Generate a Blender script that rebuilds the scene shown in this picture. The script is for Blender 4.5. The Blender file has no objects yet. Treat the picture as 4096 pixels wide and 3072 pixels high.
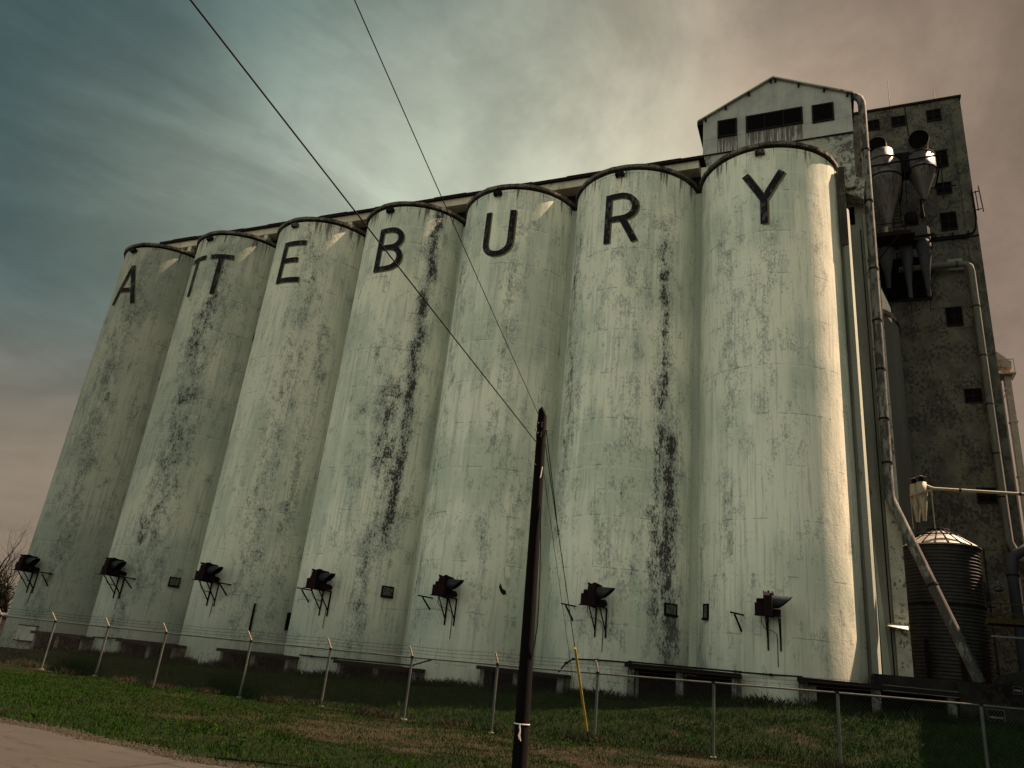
import bpy, math, random
import numpy as np
from math import sin, cos, pi, radians, sqrt, atan2, hypot
random.seed(7); rng = np.random.default_rng(7)
C = bpy.context.scene.collection
V = 0.0
# eye height is z = 0, the road lies at about z = -1.7

# ------------------------------------------------------------------ node helper
class G:
    def __init__(s, nt): s.nt = nt; s.x = 0
    def n(s, t, **k):
        a = s.nt.nodes.new(t); s.x += 40; a.location = (s.x, -(s.x % 700))
        for q, v in k.items(): setattr(a, q, v)
        return a
    def put(s, sock, v):
        if isinstance(v, bpy.types.NodeSocket): s.nt.links.new(v, sock)
        elif v is not None:
            if isinstance(v, (tuple, list)) and len(v) == 3 and len(sock.default_value) == 4: v = (*v, 1)
            sock.default_value = v
    def m(s, op, a, b=None, c=None, clamp=False):
        q = s.n('ShaderNodeMath', operation=op, use_clamp=clamp)
        for i, v in enumerate((a, b, c)):
            if v is not None: s.put(q.inputs[i], v)
        return q.outputs[0]
    def vm(s, op, a, b=None):
        q = s.n('ShaderNodeVectorMath', operation=op); s.put(q.inputs[0], a)
        if b is not None: s.put(q.inputs[3] if op == 'SCALE' else q.inputs[1], b)
        return q.outputs['Value'] if op in ('DOT_PRODUCT', 'LENGTH') else q.outputs[0]
    def xyz(s, v):
        q = s.n('ShaderNodeSeparateXYZ'); s.put(q.inputs[0], v); return q.outputs
    def cxyz(s, x, y, z):
        q = s.n('ShaderNodeCombineXYZ')
        for i, v in enumerate((x, y, z)): s.put(q.inputs[i], v)
        return q.outputs[0]
    def noise(s, v, sc=1, det=4, ro=.5, dist=0, out=0):
        q = s.n('ShaderNodeTexNoise'); s.put(q.inputs['Vector'], v)
        q.inputs['Scale'].default_value = sc; q.inputs['Detail'].default_value = det
        q.inputs['Roughness'].default_value = ro; q.inputs['Distortion'].default_value = dist
        return q.outputs[out]
    def mix(s, f, a, b, bt='MIX'):
        q = s.n('ShaderNodeMix', data_type='RGBA', blend_type=bt); s.put(q.inputs[0], f)
        s.put(q.inputs[6], a); s.put(q.inputs[7], b); return q.outputs[2]
    def ss(s, v, lo, hi):          # smoothstep 0..1
        q = s.n('ShaderNodeMapRange', interpolation_type='SMOOTHSTEP'); s.put(q.inputs[0], v)
        s.put(q.inputs[1], lo); s.put(q.inputs[2], hi); return q.outputs[0]
    def obj(s): return s.n('ShaderNodeTexCoord').outputs['Object']
    def geo(s): return s.n('ShaderNodeNewGeometry').outputs['Position']
    def bump(s, h, st=.3, d=.05):
        q = s.n('ShaderNodeBump'); q.inputs['Strength'].default_value = st; q.inputs['Distance'].default_value = d
        s.put(q.inputs['Height'], h); return q.outputs[0]

def newmat(name):
    m = bpy.data.materials.new(name); m.use_nodes = True
    g = G(m.node_tree); b = m.node_tree.nodes['Principled BSDF']
    return m, g, b

def weathered(name, c1, c2, dark, amt=.5, sc=1.0, stretch=2.5, rough=.85, metal=0, bump=.25, lines=0, pos=True):
    """plaster, paint or metal with mottling, drips and peeled spots"""
    m, g, b = newmat(name)
    P = g.geo() if pos else g.obj()
    x, y, z = g.xyz(P)
    P2 = g.cxyz(x, y, g.m('MULTIPLY', z, 1 / stretch))
    n1 = g.noise(P2, .5 * sc, 3, .6); n2 = g.noise(P2, 2.6 * sc, 6, .68, .3); n3 = g.noise(P, 11 * sc, 3, .6)
    col = g.mix(g.ss(n1, .35, .65), c1, c2)
    reg = g.noise(P, .33 * sc, 3, .5)
    t = g.m('ADD', g.m('MULTIPLY', n2, .75), g.m('MULTIPLY', reg, .45))
    pk = g.ss(t, .80 - .22 * amt, .86 - .22 * amt)
    col = g.mix(g.m('MULTIPLY', pk, .85), col, dark)
    col = g.mix(g.m('MULTIPLY', g.ss(n3, .4, .75), .3), col, dark)
    if lines:
        f = g.m('FRACT', g.m('MULTIPLY', z, 1 / lines))
        l = g.m('MULTIPLY', g.m('GREATER_THAN', f, .96), g.ss(n2, .42, .55))
        col = g.mix(g.m('MULTIPLY', l, .45), col, dark)
    g.put(b.inputs['Base Color'], col); b.inputs['Roughness'].default_value = rough; b.inputs['Metallic'].default_value = metal
    h = n3
    g.put(b.inputs['Normal'], g.bump(h, bump, .03)); b.inputs['Specular IOR Level'].default_value = .4 if max(c1) > .06 else .12
    return m

def plain(name, c, rough=.7, metal=0, var=.25, sc=6):
    m, g, b = newmat(name)
    n = g.noise(g.geo(), sc, 5, .6)
    g.put(b.inputs['Base Color'], g.mix(g.ss(n, .3, .7), tuple(k * (1 - var) for k in c), tuple(k * (1 + var) for k in c)))
    b.inputs['Roughness'].default_value = rough; b.inputs['Metallic'].default_value = metal
    g.put(b.inputs['Normal'], g.bump(n, .2, .01)); b.inputs['Specular IOR Level'].default_value = .5 if max(c) > .1 else .12
    return m

SR = 3.65
def silo_mat(i, tone, bands, grey=.5):
    m, g, b = newmat('silo_paint')
    x, y, z = g.xyz(g.obj())
    ph = g.m('ARCTAN2', x, g.m('MULTIPLY', y, -1))
    u = g.m('MULTIPLY', ph, SR)
    off = i * 17.3
    U = g.m('ADD', u, off)
    P = g.cxyz(U, off, z)
    Ps = g.cxyz(g.m('MULTIPLY', U, 2.2), off, g.m('MULTIPLY', z, .22))       # long drips
    Pp = g.cxyz(g.m('MULTIPLY', U, 3.1), off, g.m('MULTIPLY', z, 1.55))       # flakes
    big = g.noise(P, .22, 2, .55); med = g.noise(Pp, .50, 6, .70, .3); fine = g.noise(Pp, 3.6, 7, .80)
    dr = g.noise(Ps, .55, 4, .6); tiny = g.noise(P, 14, 2, .6)
    # form-board cells: hashed offset per board panel
    wn = g.n('ShaderNodeTexWhiteNoise', noise_dimensions='2D')
    g.put(wn.inputs['Vector'], g.cxyz(g.m('FLOOR', g.m('MULTIPLY', U, 3.3)), g.m('FLOOR', g.m('MULTIPLY', z, 1.65)), 0))
    cell = g.m('SUBTRACT', wn.outputs['Value'], .5)
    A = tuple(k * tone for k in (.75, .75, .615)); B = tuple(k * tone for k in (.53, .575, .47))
    col = g.mix(g.ss(g.m('ADD', big, g.m('MULTIPLY', g.m('SUBTRACT', dr, .5), .8)), .38, .66), A, B)
    col = g.mix(g.m('MULTIPLY', g.ss(med, .5, .72), .28), col, tuple(k * tone for k in (.38, .42, .37)))
    vs_ = g.noise(g.cxyz(g.m('MULTIPLY', U, 7), off, g.m('MULTIPLY', z, .30)), 1, 4, .65)
    col = g.mix(g.m('MULTIPLY', g.ss(vs_, .50, .66), .46), col, tuple(k * tone for k in (.30, .34, .31)))
    # band masks: where the paint has come away
    bm = None
    for (a0, w, st, z0, z1) in bands:
        wob = g.m('MULTIPLY', g.m('SUBTRACT', g.noise(g.cxyz(off + a0, off, z), .16, 2, .5), .5), radians(w) * 2.2)
        d = g.m('DIVIDE', g.m('SUBTRACT', g.m('ADD', ph, wob), radians(a0)), radians(w))
        e = g.m('EXPONENT', g.m('MULTIPLY', g.m('MULTIPLY', d, d), -1))
        zz = g.m('MULTIPLY', g.ss(z, z0 - 2, z0 + 2), g.m('SUBTRACT', 1, g.ss(z, z1 - 2, z1 + 2)))
        e = g.m('MULTIPLY', g.m('MULTIPLY', e, zz), st)
        bm = e if bm is None else g.m('MAXIMUM', bm, e)
    t = g.m('ADD', fine, g.m('MULTIPLY', g.m('SUBTRACT', med, .5), .62))
    t = g.m('ADD', t, g.m('MULTIPLY', cell, .10))
    zn = g.m('ADD', z, g.m('MULTIPLY', g.noise(g.cxyz(g.m('MULTIPLY', U, .5), off, 0), 1, 3), .25))
    fr2 = g.m('FRACT', g.m('MULTIPLY', zn, 1 / 1.215))
    ll = g.m('MULTIPLY', g.ss(fr2, .86, .97), g.ss(dr, .35, .6))
    col = g.mix(g.m('MULTIPLY', ll, .22), col, tuple(k * tone for k in (.76, .79, .66)))
    greyM = g.ss(g.m('ADD', t, g.m('MULTIPLY', bm, .24)), .56, .66)
    col = g.mix(g.m('MULTIPLY', greyM, .60), col, tuple(k * tone for k in (.20, .235, .22)))
    pk = g.ss(g.m('ADD', t, g.m('MULTIPLY', bm, .27)), .735, .77)
    col = g.mix(g.m('MULTIPLY', pk, .94), col, (.034, .024, .029))
    # pour lines and hairline cracks
    fr = g.m('FRACT', g.m('MULTIPLY', zn, 1 / 2.43))
    ln = g.m('MULTIPLY', g.m('LESS_THAN', fr, .018), g.ss(med, .47, .56))
    col = g.mix(g.m('MULTIPLY', ln, .55), col, (.10, .10, .09))
    # drips under the roof rim, splash grime and painted vignette darkening at the foot
    top = g.ss(z, 27.0, 29.2)
    dm = g.m('MULTIPLY', g.ss(g.m('ADD', g.noise(g.cxyz(g.m('MULTIPLY', U, 3), off, g.m('MULTIPLY', z, .12)), 1, 5, .7), g.m('MULTIPLY', top, .17)), .70, .76), top)
    col = g.mix(g.m('MULTIPLY', dm, .85), col, (.06, .045, .045))
    foot = g.m('SUBTRACT', 1, g.ss(g.m('ADD', z, g.m('MULTIPLY', g.m('SUBTRACT', dr, .5), 9)), 0, 9.5))
    col = g.mix(g.m('MULTIPLY', foot, .62), col, (.13, .155, .135))
    fm = g.ss(g.m('ADD', fine, g.m('MULTIPLY', g.m('SUBTRACT', 1, g.ss(z, .6, 3.0)), .17)), .66, .72)
    col = g.mix(g.m('MULTIPLY', fm, .8), col, (.05, .045, .042))
    g.put(b.inputs['Base Color'], col); b.inputs['Roughness'].default_value = .92; b.inputs['Specular IOR Level'].default_value = .2
    h = g.m('ADD', g.m('MULTIPLY', med, .9), g.m('MULTIPLY', tiny, .25))
    g.put(b.inputs['Normal'], g.bump(h, .32, .07))
    return m

M = {}
M['rim'] = weathered('rim_concrete', (.17, .155, .125), (.09, .08, .066), (.014, .010, .010), .95, 3)
M['deck'] = weathered('roof_tar', (.12, .11, .10), (.17, .16, .14), (.05, .04, .04), .5, 2)
M['concrete'] = weathered('old_painted_concrete', (.36, .38, .32), (.24, .25, .21), (.05, .045, .04), .6, 1.4)
M['joint'] = weathered('joint_plaster', (.46, .50, .41), (.33, .37, .31), (.09, .08, .07), .2, 1.5, 6)
M['gal'] = weathered('gallery_plaster', (.50, .48, .38), (.36, .35, .28), (.06, .05, .045), .5, 1.6)
M['galroof'] = plain('gallery_roof', (.010, .008, .008), .9)
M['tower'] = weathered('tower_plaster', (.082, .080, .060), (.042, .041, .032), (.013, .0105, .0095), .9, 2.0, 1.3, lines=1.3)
M['brick'] = weathered('side_plaster', (.34, .35, .29), (.25, .26, .22), (.045, .04, .038), .75, 2.2, 1.2)
M['annex'] = weathered('annex_plaster', (.21, .215, .18), (.15, .155, .13), (.03, .027, .025), .35, 1.5, 4)
M['stain'] = weathered('dark_stained_plaster', (.022, .018, .016), (.035, .030, .025), (.16, .16, .13), .5, 3, 2)
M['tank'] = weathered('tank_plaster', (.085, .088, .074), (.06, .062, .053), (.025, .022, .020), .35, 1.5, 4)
M['dark'] = plain('dark_opening', (.0015, .0012, .0014), 1)
M['frame'] = plain('dark_frame', (.010, .008, .0078), .8)
M['letter'] = weathered('black_letter_paint', (.0085, .0075, .0095), (.005, .0045, .006), (.075, .075, .076), .75, 3)
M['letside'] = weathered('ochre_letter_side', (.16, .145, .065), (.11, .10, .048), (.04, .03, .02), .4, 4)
M['rust'] = weathered('rusty_iron', (.014, .005, .0055), (.009, .0042, .005), (.004, .003, .0035), .5, 5, 1.5, .9, 0)
M['iron'] = plain('dark_iron', (.0040, .0030, .0036), .85)
M['galv'] = weathered('galvanised_metal', (.13, .135, .135), (.08, .085, .085), (.03, .027, .025), .6, 4, 3, .6, .1)
M['pipe'] = weathered('spout_metal', (.15, .155, .14), (.07, .075, .072), (.016, .013, .012), 1.1, 2.5, 3, .8, 0)
M['pipe2'] = weathered('pale_pipe_paint', (.085, .09, .075), (.055, .058, .05), (.02, .018, .016), .5, 3, 3, .8)
M['cyc'] = weathered('cyclone_sheet', (.085, .080, .072), (.045, .043, .042), (.012, .010, .011), .8, 2.2, 4, .5, .3)
M['cycblue'] = weathered('blue_grey_sheet', (.035, .040, .046), (.020, .024, .029), (.008, .008, .009), .5, 2.5, 3, .7, 0)
M['post'] = weathered('fence_galvanised', (.075, .08, .072), (.045, .05, .044), (.02, .016, .014), .5, 8, 2, .7, .1)
M['wire'] = plain('fence_wire', (.05, .05, .047), .8, .1)
M['pole'] = weathered('creosote_wood', (.0022, .0016, .0018), (.0015, .0012, .0014), (.006, .004, .004), .3, 5, 14, .95)
M['cable'] = plain('black_cable', (.003, .0025, .003), .8)
M['steelcable'] = plain('steel_cable', (.12, .12, .12), .5, .6)
M['yellow'] = plain('yellow_plastic', (.42, .31, .06), .5)
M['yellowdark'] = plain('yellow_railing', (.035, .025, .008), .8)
M['white'] = plain('white_cord', (.6, .57, .5), .8)
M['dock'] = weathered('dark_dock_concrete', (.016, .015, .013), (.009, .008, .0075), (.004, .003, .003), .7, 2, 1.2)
M['canopy'] = weathered('rusty_canopy', (.012, .007, .0065), (.007, .005, .005), (.003, .0025, .0025), .5, 3, 1)
M['pillar'] = weathered('bay_pillar', (.12, .125, .105), (.07, .073, .062), (.012, .011, .010), .9, 3, 1.2)
M['binsheet'] = plain('corrugated_bin_sheet', (.030, .029, .028), .55, .2, .2, 3)
M['binroof'] = plain('bin_roof_sheet', (.32, .31, .27), .45, .2, .12, 3)
M['creampaint'] = weathered('cream_rusty_paint', (.24, .22, .16), (.17, .16, .12), (.06, .03, .02), .6, 6, 2, .6)
M['maroon'] = plain('maroon_steel', (.008, .0012, .002), .8)
M['bark'] = plain('bark', (.0035, .003, .003), 1)
M['leaf'] = plain('dark_evergreen', (.008, .011, .005), 1, 0, .5, 1.5)
M['farconc'] = plain('far_pale_metal', (.26, .22, .17), .7)
M['shedmetal'] = plain('pale_shed_sheet', (.62, .58, .50), .6, 0, .12, 2)

def gable_mat():
    m, g, b = newmat('corrugated_paint')
    P = g.geo(); x, y, z = g.xyz(P)
    cor = g.m('SINE', g.m('MULTIPLY', x, 2 * pi / .085))
    cory = g.m('SINE', g.m('MULTIPLY', y, 2 * pi / .085))
    n = g.noise(P, 1.1, 3, .6); st = g.noise(g.cxyz(g.m('MULTIPLY', x, 13), y, g.m('MULTIPLY', z, .45)), 1, 5, .7)
    col = g.mix(g.ss(n, .35, .7), (.33, .335, .30), (.25, .255, .24))
    col = g.mix(g.m('MULTIPLY', g.ss(g.noise(g.cxyz(g.m('MULTIPLY', x, 1.6), y, g.m('MULTIPLY', z, .12)), 1, 3), .5, .7), .35), col, (.20, .21, .22))
    seam = g.m('LESS_THAN', g.m('FRACT', g.m('MULTIPLY', g.m('ADD', x, .3), 1 / .78)), .02)
    col = g.mix(g.m('MULTIPLY', seam, .4), col, (.10, .10, .10))
    sz = g.m('LESS_THAN', g.m('ABSOLUTE', g.m('SUBTRACT', z, 31.02)), .02)
    col = g.mix(g.m('MULTIPLY', sz, .5), col, (.08, .07, .06))
    # rust bleeding down below the two left-hand windows
    def box(x0, x1): return g.m('MULTIPLY', g.m('GREATER_THAN', x, x0), g.m('LESS_THAN', x, x1))
    bx = g.m('MAXIMUM', box(-5.08, -3.9), box(-3.45, -.30))
    hz = g.m('MULTIPLY', g.m('LESS_THAN', z, 31.02), g.ss(z, 29.6, 31.0))
    r = g.m('MULTIPLY', g.ss(g.m('ADD', st, g.m('MULTIPLY', hz, .09)), .485, .56), g.m('MULTIPLY', bx, g.m('LESS_THAN', z, 31.02)))
    col = g.mix(g.m('MULTIPLY', r, .85), col, (.028, .009, .008))
    g.put(b.inputs['Base Color'], col); b.inputs['Roughness'].default_value = .65
    g.put(b.inputs['Normal'], g.bump(g.m('ADD', cor, cory), .35, .02))
    return m
M['gable'] = gable_mat()

# ------------------------------------------------------------------ mesh helper
class MB:
    def __init__(s): s.v = []; s.f = []; s.mi = []; s.sm = []
    def add(s, vs, fs, mi=0, smooth=False):
        o = len(s.v); s.v += [tuple(map(float, a)) for a in vs]
        for f in fs: s.f.append(tuple(o + i for i in f)); s.mi.append(mi); s.sm.append(smooth)
    def box(s, x0, x1, y0, y1, z0, z1, mi=0):
        v = [(x, y, z) for z in (z0, z1) for y in (y0, y1) for x in (x0, x1)]
        s.add(v, [(0, 2, 3, 1), (4, 5, 7, 6), (0, 1, 5, 4), (2, 6, 7, 3), (0, 4, 6, 2), (1, 3, 7, 5)], mi); return s
    def bar(s, a, b, w, h=None, mi=0):
        """square bar from a to b"""
        h = h or w; a = np.array(a, float); b = np.array(b, float); d = b - a; L = np.linalg.norm(d)
        if L < 1e-9: return s
        d /= L; up = np.array((0, 0, 1.)) if abs(d[2]) < .9 else np.array((1., 0, 0))
        r = np.cross(d, up); r /= np.linalg.norm(r); u = np.cross(r, d)
        v = [e + r * i * w / 2 + u * j * h / 2 for e in (a, b) for j in (-1, 1) for i in (-1, 1)]
        s.add(v, [(0, 2, 3, 1), (4, 5, 7, 6), (0, 1, 5, 4), (2, 6, 7, 3), (0, 4, 6, 2), (1, 3, 7, 5)], mi); return s
    def tube(s, pts, r, n=8, cap=True, mi=0, smooth=True):
        P = [np.array(p, float) for p in pts]; rr = r if isinstance(r, (list, tuple)) else [r] * len(P)
        vs = []; prev = None
        for i, p in enumerate(P):
            d = (P[min(i + 1, len(P) - 1)] - P[max(i - 1, 0)]); d /= max(np.linalg.norm(d), 1e-9)
            if prev is None:
                up = np.array((0, 0, 1.)) if abs(d[2]) < .9 else np.array((1., 0, 0)); a = np.cross(d, up)
            else: a = prev - d * (prev @ d)
            a /= np.linalg.norm(a); prev = a; b = np.cross(d, a)
            for k in range(n):
                t = 2 * pi * k / n; vs.append(p + (a * cos(t) + b * sin(t)) * rr[i])
        fs = [(i * n + k, i * n + (k + 1) % n, (i + 1) * n + (k + 1) % n, (i + 1) * n + k) for i in range(len(P) - 1) for k in range(n)]
        s.add(vs, fs, mi, smooth)
        if cap:
            s.add(vs[:n], [tuple(range(n))[::-1]], mi); s.add(vs[-n:], [tuple(range(n))], mi)
        return s
    def lathe(s, prof, c=(0, 0, 0), n=24, mi=0, smooth=True, a0=0, a1=2 * pi):
        full = abs(a1 - a0 - 2 * pi) < 1e-6; k = n if full else n + 1
        vs = [(c[0] + r * cos(a0 + (a1 - a0) * j / n), c[1] + r * sin(a0 + (a1 - a0) * j / n), c[2] + z) for r, z in prof for j in range(k)]
        fs = []
        for i in range(len(prof) - 1):
            for j in range(n):
                j2 = (j + 1) % k
                fs.append((i * k + j, i * k + j2, (i + 1) * k + j2, (i + 1) * k + j))
        s.add(vs, fs, mi, smooth); return s
    def prism(s, poly, z0, z1, mi=0):
        n = len(poly); v = [(x, y, z0) for x, y in poly] + [(x, y, z1) for x, y in poly]
        s.add(v, [tuple(range(n))[::-1], tuple(range(n, 2 * n))] + [(i, (i + 1) % n, n + (i + 1) % n, n + i) for i in range(n)], mi); return s
    def prismy(s, poly, y0, y1, mi=0):      # polygon in x,z extruded along y
        n = len(poly); v = [(x, y0, z) for x, z in poly] + [(x, y1, z) for x, z in poly]
        s.add(v, [tuple(range(n)), tuple(range(n, 2 * n))[::-1]] + [(i, n + i, n + (i + 1) % n, (i + 1) % n) for i in range(n)], mi); return s
    def build(s, name, mats, parent=None, loc=None, fix=True):
        me = bpy.data.meshes.new(name); me.from_pydata(s.v, [], s.f)
        for m in (mats if isinstance(mats, (list, tuple)) else [mats]): me.materials.append(m)
        me.polygons.foreach_set('material_index', s.mi); me.polygons.foreach_set('use_smooth', s.sm)
        me.update()
        o = bpy.data.objects.new(name, me); C.objects.link(o)
        if parent is not None: o.parent = parent
        if loc is not None: o.location = loc
        return o

def tag(o, label, cat, group=None, kind=None):
    o['label'] = label; o['category'] = cat
    if group: o['group'] = group
    if kind: o['kind'] = kind
    return o
def thing(name, label, cat, loc=(0, 0, 0), group=None, rz=0):
    o = bpy.data.objects.new(name, None); C.objects.link(o); o.location = loc; o.rotation_euler = (0, 0, rz)
    o.empty_display_size = .3
    return tag(o, label, cat, group)
def L(mb, loc):      # shift a world-space builder into the local frame of a thing at loc
    mb.v = [(a - loc[0], b - loc[1], c - loc[2]) for a, b, c in mb.v]; return mb
def copy_tree(o, parent=None):
    c = o.copy(); C.objects.link(c); c.parent = parent
    for ch in [q for q in list(bpy.data.objects) if q.parent == o]: copy_tree(ch, c)
    return c

# ------------------------------------------------------------------ terrain
FX = [-60, -29, -23, -19, -12.5, -9.5, -6.3, 0, 3, 8, 30]
FZ = [-2.0, -1.88, -1.86, -1.84, -1.79, -1.77, -1.69, -1.55, -1.5, -1.45, -1.4]
WX = [-60, -46, -39, -24, -17, -7, -2, 3, 30]
WZ = [-2.1, -1.85, -1.65, -1.35, -1.05, -.60, -.20, -.12, -.1]
def gz(x, y):
    f = np.interp(x, FX, FZ); w = np.interp(x, WX, WZ)
    t = np.clip((y - 22.8) / 10.4, 0, 1); t = t * t * (3 - 2 * t) * .35 + t * .65
    s = np.clip((y - 9.9) / 12, 0, 1)
    near = -1.72 + (f + 1.72) * (s * s * (3 - 2 * s))
    z = near * (1 - t) + w * t
    bumpy = .035 * np.sin(x * 1.3 + y * .7) + .03 * np.sin(x * .47 - y * 1.1 + 2) + .02 * np.sin(x * 2.9 + 1) * np.sin(y * 2.3)
    return z + bumpy * np.clip((y - 10) / 2, 0, 1) * np.clip((34 - y) / 3, 0, 1)

def ground_mat():
    m, g, b = newmat('soil_and_turf')
    P = g.geo(); x, y, z = g.xyz(P)
    n = g.noise(P, .6, 6, .6); f = g.noise(P, 9, 6, .7); h = g.noise(P, 34, 4, .6)
    green = g.mix(g.ss(f, .35, .65), (.004, .008, .0022), (.008, .014, .004))
    dry = g.mix(g.ss(h, .35, .65), (.018, .015, .010), (.036, .030, .020))
    band = g.m('MULTIPLY', g.ss(y, 13.4, 15.6), g.m('SUBTRACT', 1, g.ss(y, 19.8, 22.3)))
    band = g.m('MULTIPLY', band, g.ss(x, -17, -10))
    fr = g.m('SUBTRACT', 1, g.ss(g.m('ABSOLUTE', g.m('SUBTRACT', y, 22.2)), .1, .75))
    d = g.ss(g.m('ADD', n, g.m('ADD', g.m('MULTIPLY', band, .20), g.m('MULTIPLY', fr, .12))), .56, .72)
    col = g.mix(d, green, dry)
    foot_shade = g.ss(g.m('ADD', y, g.m('MULTIPLY', n, 3)), 33.2, 34.4)  # silo shadow painted into the soil along the wall feet
    col = g.mix(foot_shade, col, (.006, .005, .0045))
    far = g.ss(g.m('ADD', g.m('ABSOLUTE', x), g.m('ABSOLUTE', y)), 90, 160)
    col = g.mix(far, col, (.05, .05, .028))
    g.put(b.inputs['Base Color'], col); b.inputs['Roughness'].default_value = 1; b.inputs['Specular IOR Level'].default_value = .05
    g.put(b.inputs['Normal'], g.bump(g.m('ADD', f, h), .7, .05))
    return m
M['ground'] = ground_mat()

def grid_mesh(name, xs, ys, mat, zf=gz):
    X, Y = np.meshgrid(xs, ys); Z = zf(X, Y); nx, ny = len(xs), len(ys)
    v = np.stack([X.ravel(), Y.ravel(), Z.ravel()], -1)
    i = np.arange((ny - 1) * (nx - 1)); r = i // (nx - 1) * nx + i % (nx - 1)
    f = np.stack([r, r + 1, r + nx + 1, r + nx], -1)
    me = bpy.data.meshes.new(name); me.from_pydata(v.tolist(), [], f.tolist()); me.materials.append(mat)
    me.polygons.foreach_set('use_smooth', [True] * len(f))
    o = bpy.data.objects.new(name, me); C.objects.link(o); return o
xs = np.concatenate([[-2500, -900, -400, -200, -120], np.arange(-80, 30, .5), [40, 80, 200, 500, 1500, 2500]])
ys = np.concatenate([[-1500, -500, -150, -50, -20, 0, 6], np.arange(8, 38, .4), [45, 60, 90, 150, 300, 700, 1500, 3000]])
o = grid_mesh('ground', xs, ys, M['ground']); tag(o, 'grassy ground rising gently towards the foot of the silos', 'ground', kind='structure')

def road_mat():
    m, g, b = newmat('worn_road')
    P = g.geo(); x, y, z = g.xyz(P)
    n = g.noise(P, .5, 5, .6); f = g.noise(P, 30, 4, .7)
    st = g.noise(g.cxyz(g.m('MULTIPLY', x, .35), g.m('MULTIPLY', y, 2.2), 0), 1, 6, .6)
    col = g.mix(g.ss(n, .3, .7), (.0155, .0145, .0105), (.022, .0205, .0150))
    col = g.mix(g.m('MULTIPLY', g.ss(f, .4, .75), .4), col, (.013, .011, .009))
    ck = g.m('MULTIPLY', g.m('LESS_THAN', g.m('ABSOLUTE', g.m('SUBTRACT', st, .5)), .011), g.ss(n, .38, .5))
    col = g.mix(g.m('MULTIPLY', ck, .85), col, (.005, .0045, .004))
    g.put(b.inputs['Base Color'], col); b.inputs['Roughness'].default_value = .95
    g.put(b.inputs['Normal'], g.bump(g.m('SUBTRACT', f, g.m('MULTIPLY', ck, 2)), .4, .015)); return m
mb = MB(); N = 260; xe = np.linspace(-70, 40, N)
edge = 9.72 + .10 * np.sin(xe * .9) + .06 * np.sin(xe * 3.1 + 1) + rng.normal(0, .035, N)
vs = [(x, -9, -1.70) for x in xe] + [(x, e - .5, -1.672) for x, e in zip(xe, edge)] + [(x, e, -1.712) for x, e in zip(xe, edge)]
mb.add(vs, [(i + k * N, i + 1 + k * N, N + i + 1 + k * N, N + i + k * N) for k in (0, 1) for i in range(N - 1)], 0, True)
o = mb.build('road', road_mat()); tag(o, 'pale worn asphalt road in the bottom left corner', 'road', kind='structure')

# gravel along the road edge
mb = MB()
for k in range(9000):
    x = rng.uniform(-18, 0); e = 9.72 + .10 * sin(x * .9) + .06 * sin(x * 3.1 + 1)
    y = e + rng.normal(.02, .16); s = rng.uniform(.006, .026); z = max(float(gz(x, y)), -1.70) + s * .3
    a = rng.uniform(0, pi); c_, s_ = cos(a) * s, sin(a) * s
    mb.add([(x + c_, y + s_, z), (x - s_, y + c_, z - s * .3), (x - c_, y - s_, z), (x + s_, y - c_, z - s * .3), (x, y, z + s * .8)], [(0, 1, 4), (1, 2, 4), (2, 3, 4), (3, 0, 4)])
o = mb.build('gravel', plain('gravel_stone', (.030, .027, .020), .95, 0, .5, 20)); tag(o, 'loose gravel strewn along the edge of the road', 'gravel', kind='stuff')

# grass blades
def grass_mat(name, c1, c2, c3):
    m, g, b = newmat(name)
    P = g.geo(); n = g.noise(P, .8, 5, .6); h = g.noise(P, 14, 3, .6)
    col = g.mix(g.ss(h, .35, .65), c1, c2); col = g.mix(g.ss(n, .52, .68), col, c3)
    g.put(b.inputs['Base Color'], col); b.inputs['Roughness'].default_value = 1; b.inputs['Specular IOR Level'].default_value = .03
    return m
def blades(n, xr, yr, hmin, hmax, w, dens, clump=0.0):
    x = rng.uniform(*xr, n * 3); y = rng.uniform(*yr, n * 3)
    k = rng.random(n * 3) < dens(x, y); x, y = x[k][:n], y[k][:n]
    n = len(x); z = gz(x, y) - .01
    h = rng.uniform(hmin, hmax, n) * (1 + clump * np.maximum(0, np.sin(x * 2.1 + 1.3 * np.sin(y)) * np.sin(y * 2.7 + x * .6)))
    a = rng.uniform(0, 2 * pi, n); dx, dy = np.cos(a) * w, np.sin(a) * w
    lx, ly = rng.normal(0, .38, n) * h, rng.normal(0, .38, n) * h
    v = np.empty((n, 4, 3))
    v[:, 0] = np.stack([x - dx, y - dy, z], -1); v[:, 1] = np.stack([x + dx, y + dy, z], -1)
    v[:, 2] = np.stack([x + dx * .7 + lx * .45, y + dy * .7 + ly * .45, z + h * .6], -1)
    v[:, 3] = np.stack([x + lx, y + ly, z + h], -1)
    return v
def blade_obj(name, v, mat, label):
    n = len(v); i = np.arange(n) * 4
    f = np.concatenate([np.stack([i, i + 1, i + 2], -1), np.stack([i, i + 2, i + 3], -1)])
    me = bpy.data.meshes.new(name)
    me.vertices.add(n * 4); me.vertices.foreach_set('co', v.reshape(-1).astype(np.float32))
    me.loops.add(len(f) * 3); me.loops.foreach_set('vertex_index', f.reshape(-1).astype(np.int32))
    me.polygons.add(len(f)); me.polygons.foreach_set('loop_start', np.arange(len(f), dtype=np.int32) * 3)
    me.update(calc_edges=True); me.validate(); me.materials.append(mat)
    o = bpy.data.objects.new(name, me); C.objects.link(o); tag(o, label, 'grass', kind='stuff'); return o
def sn(x, y): return .5 + .25 * np.sin(x * .83 + 1.7 * np.sin(y * .41)) + .25 * np.sin(y * 1.13 + 1.4 * np.sin(x * .57 + 2))
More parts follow.
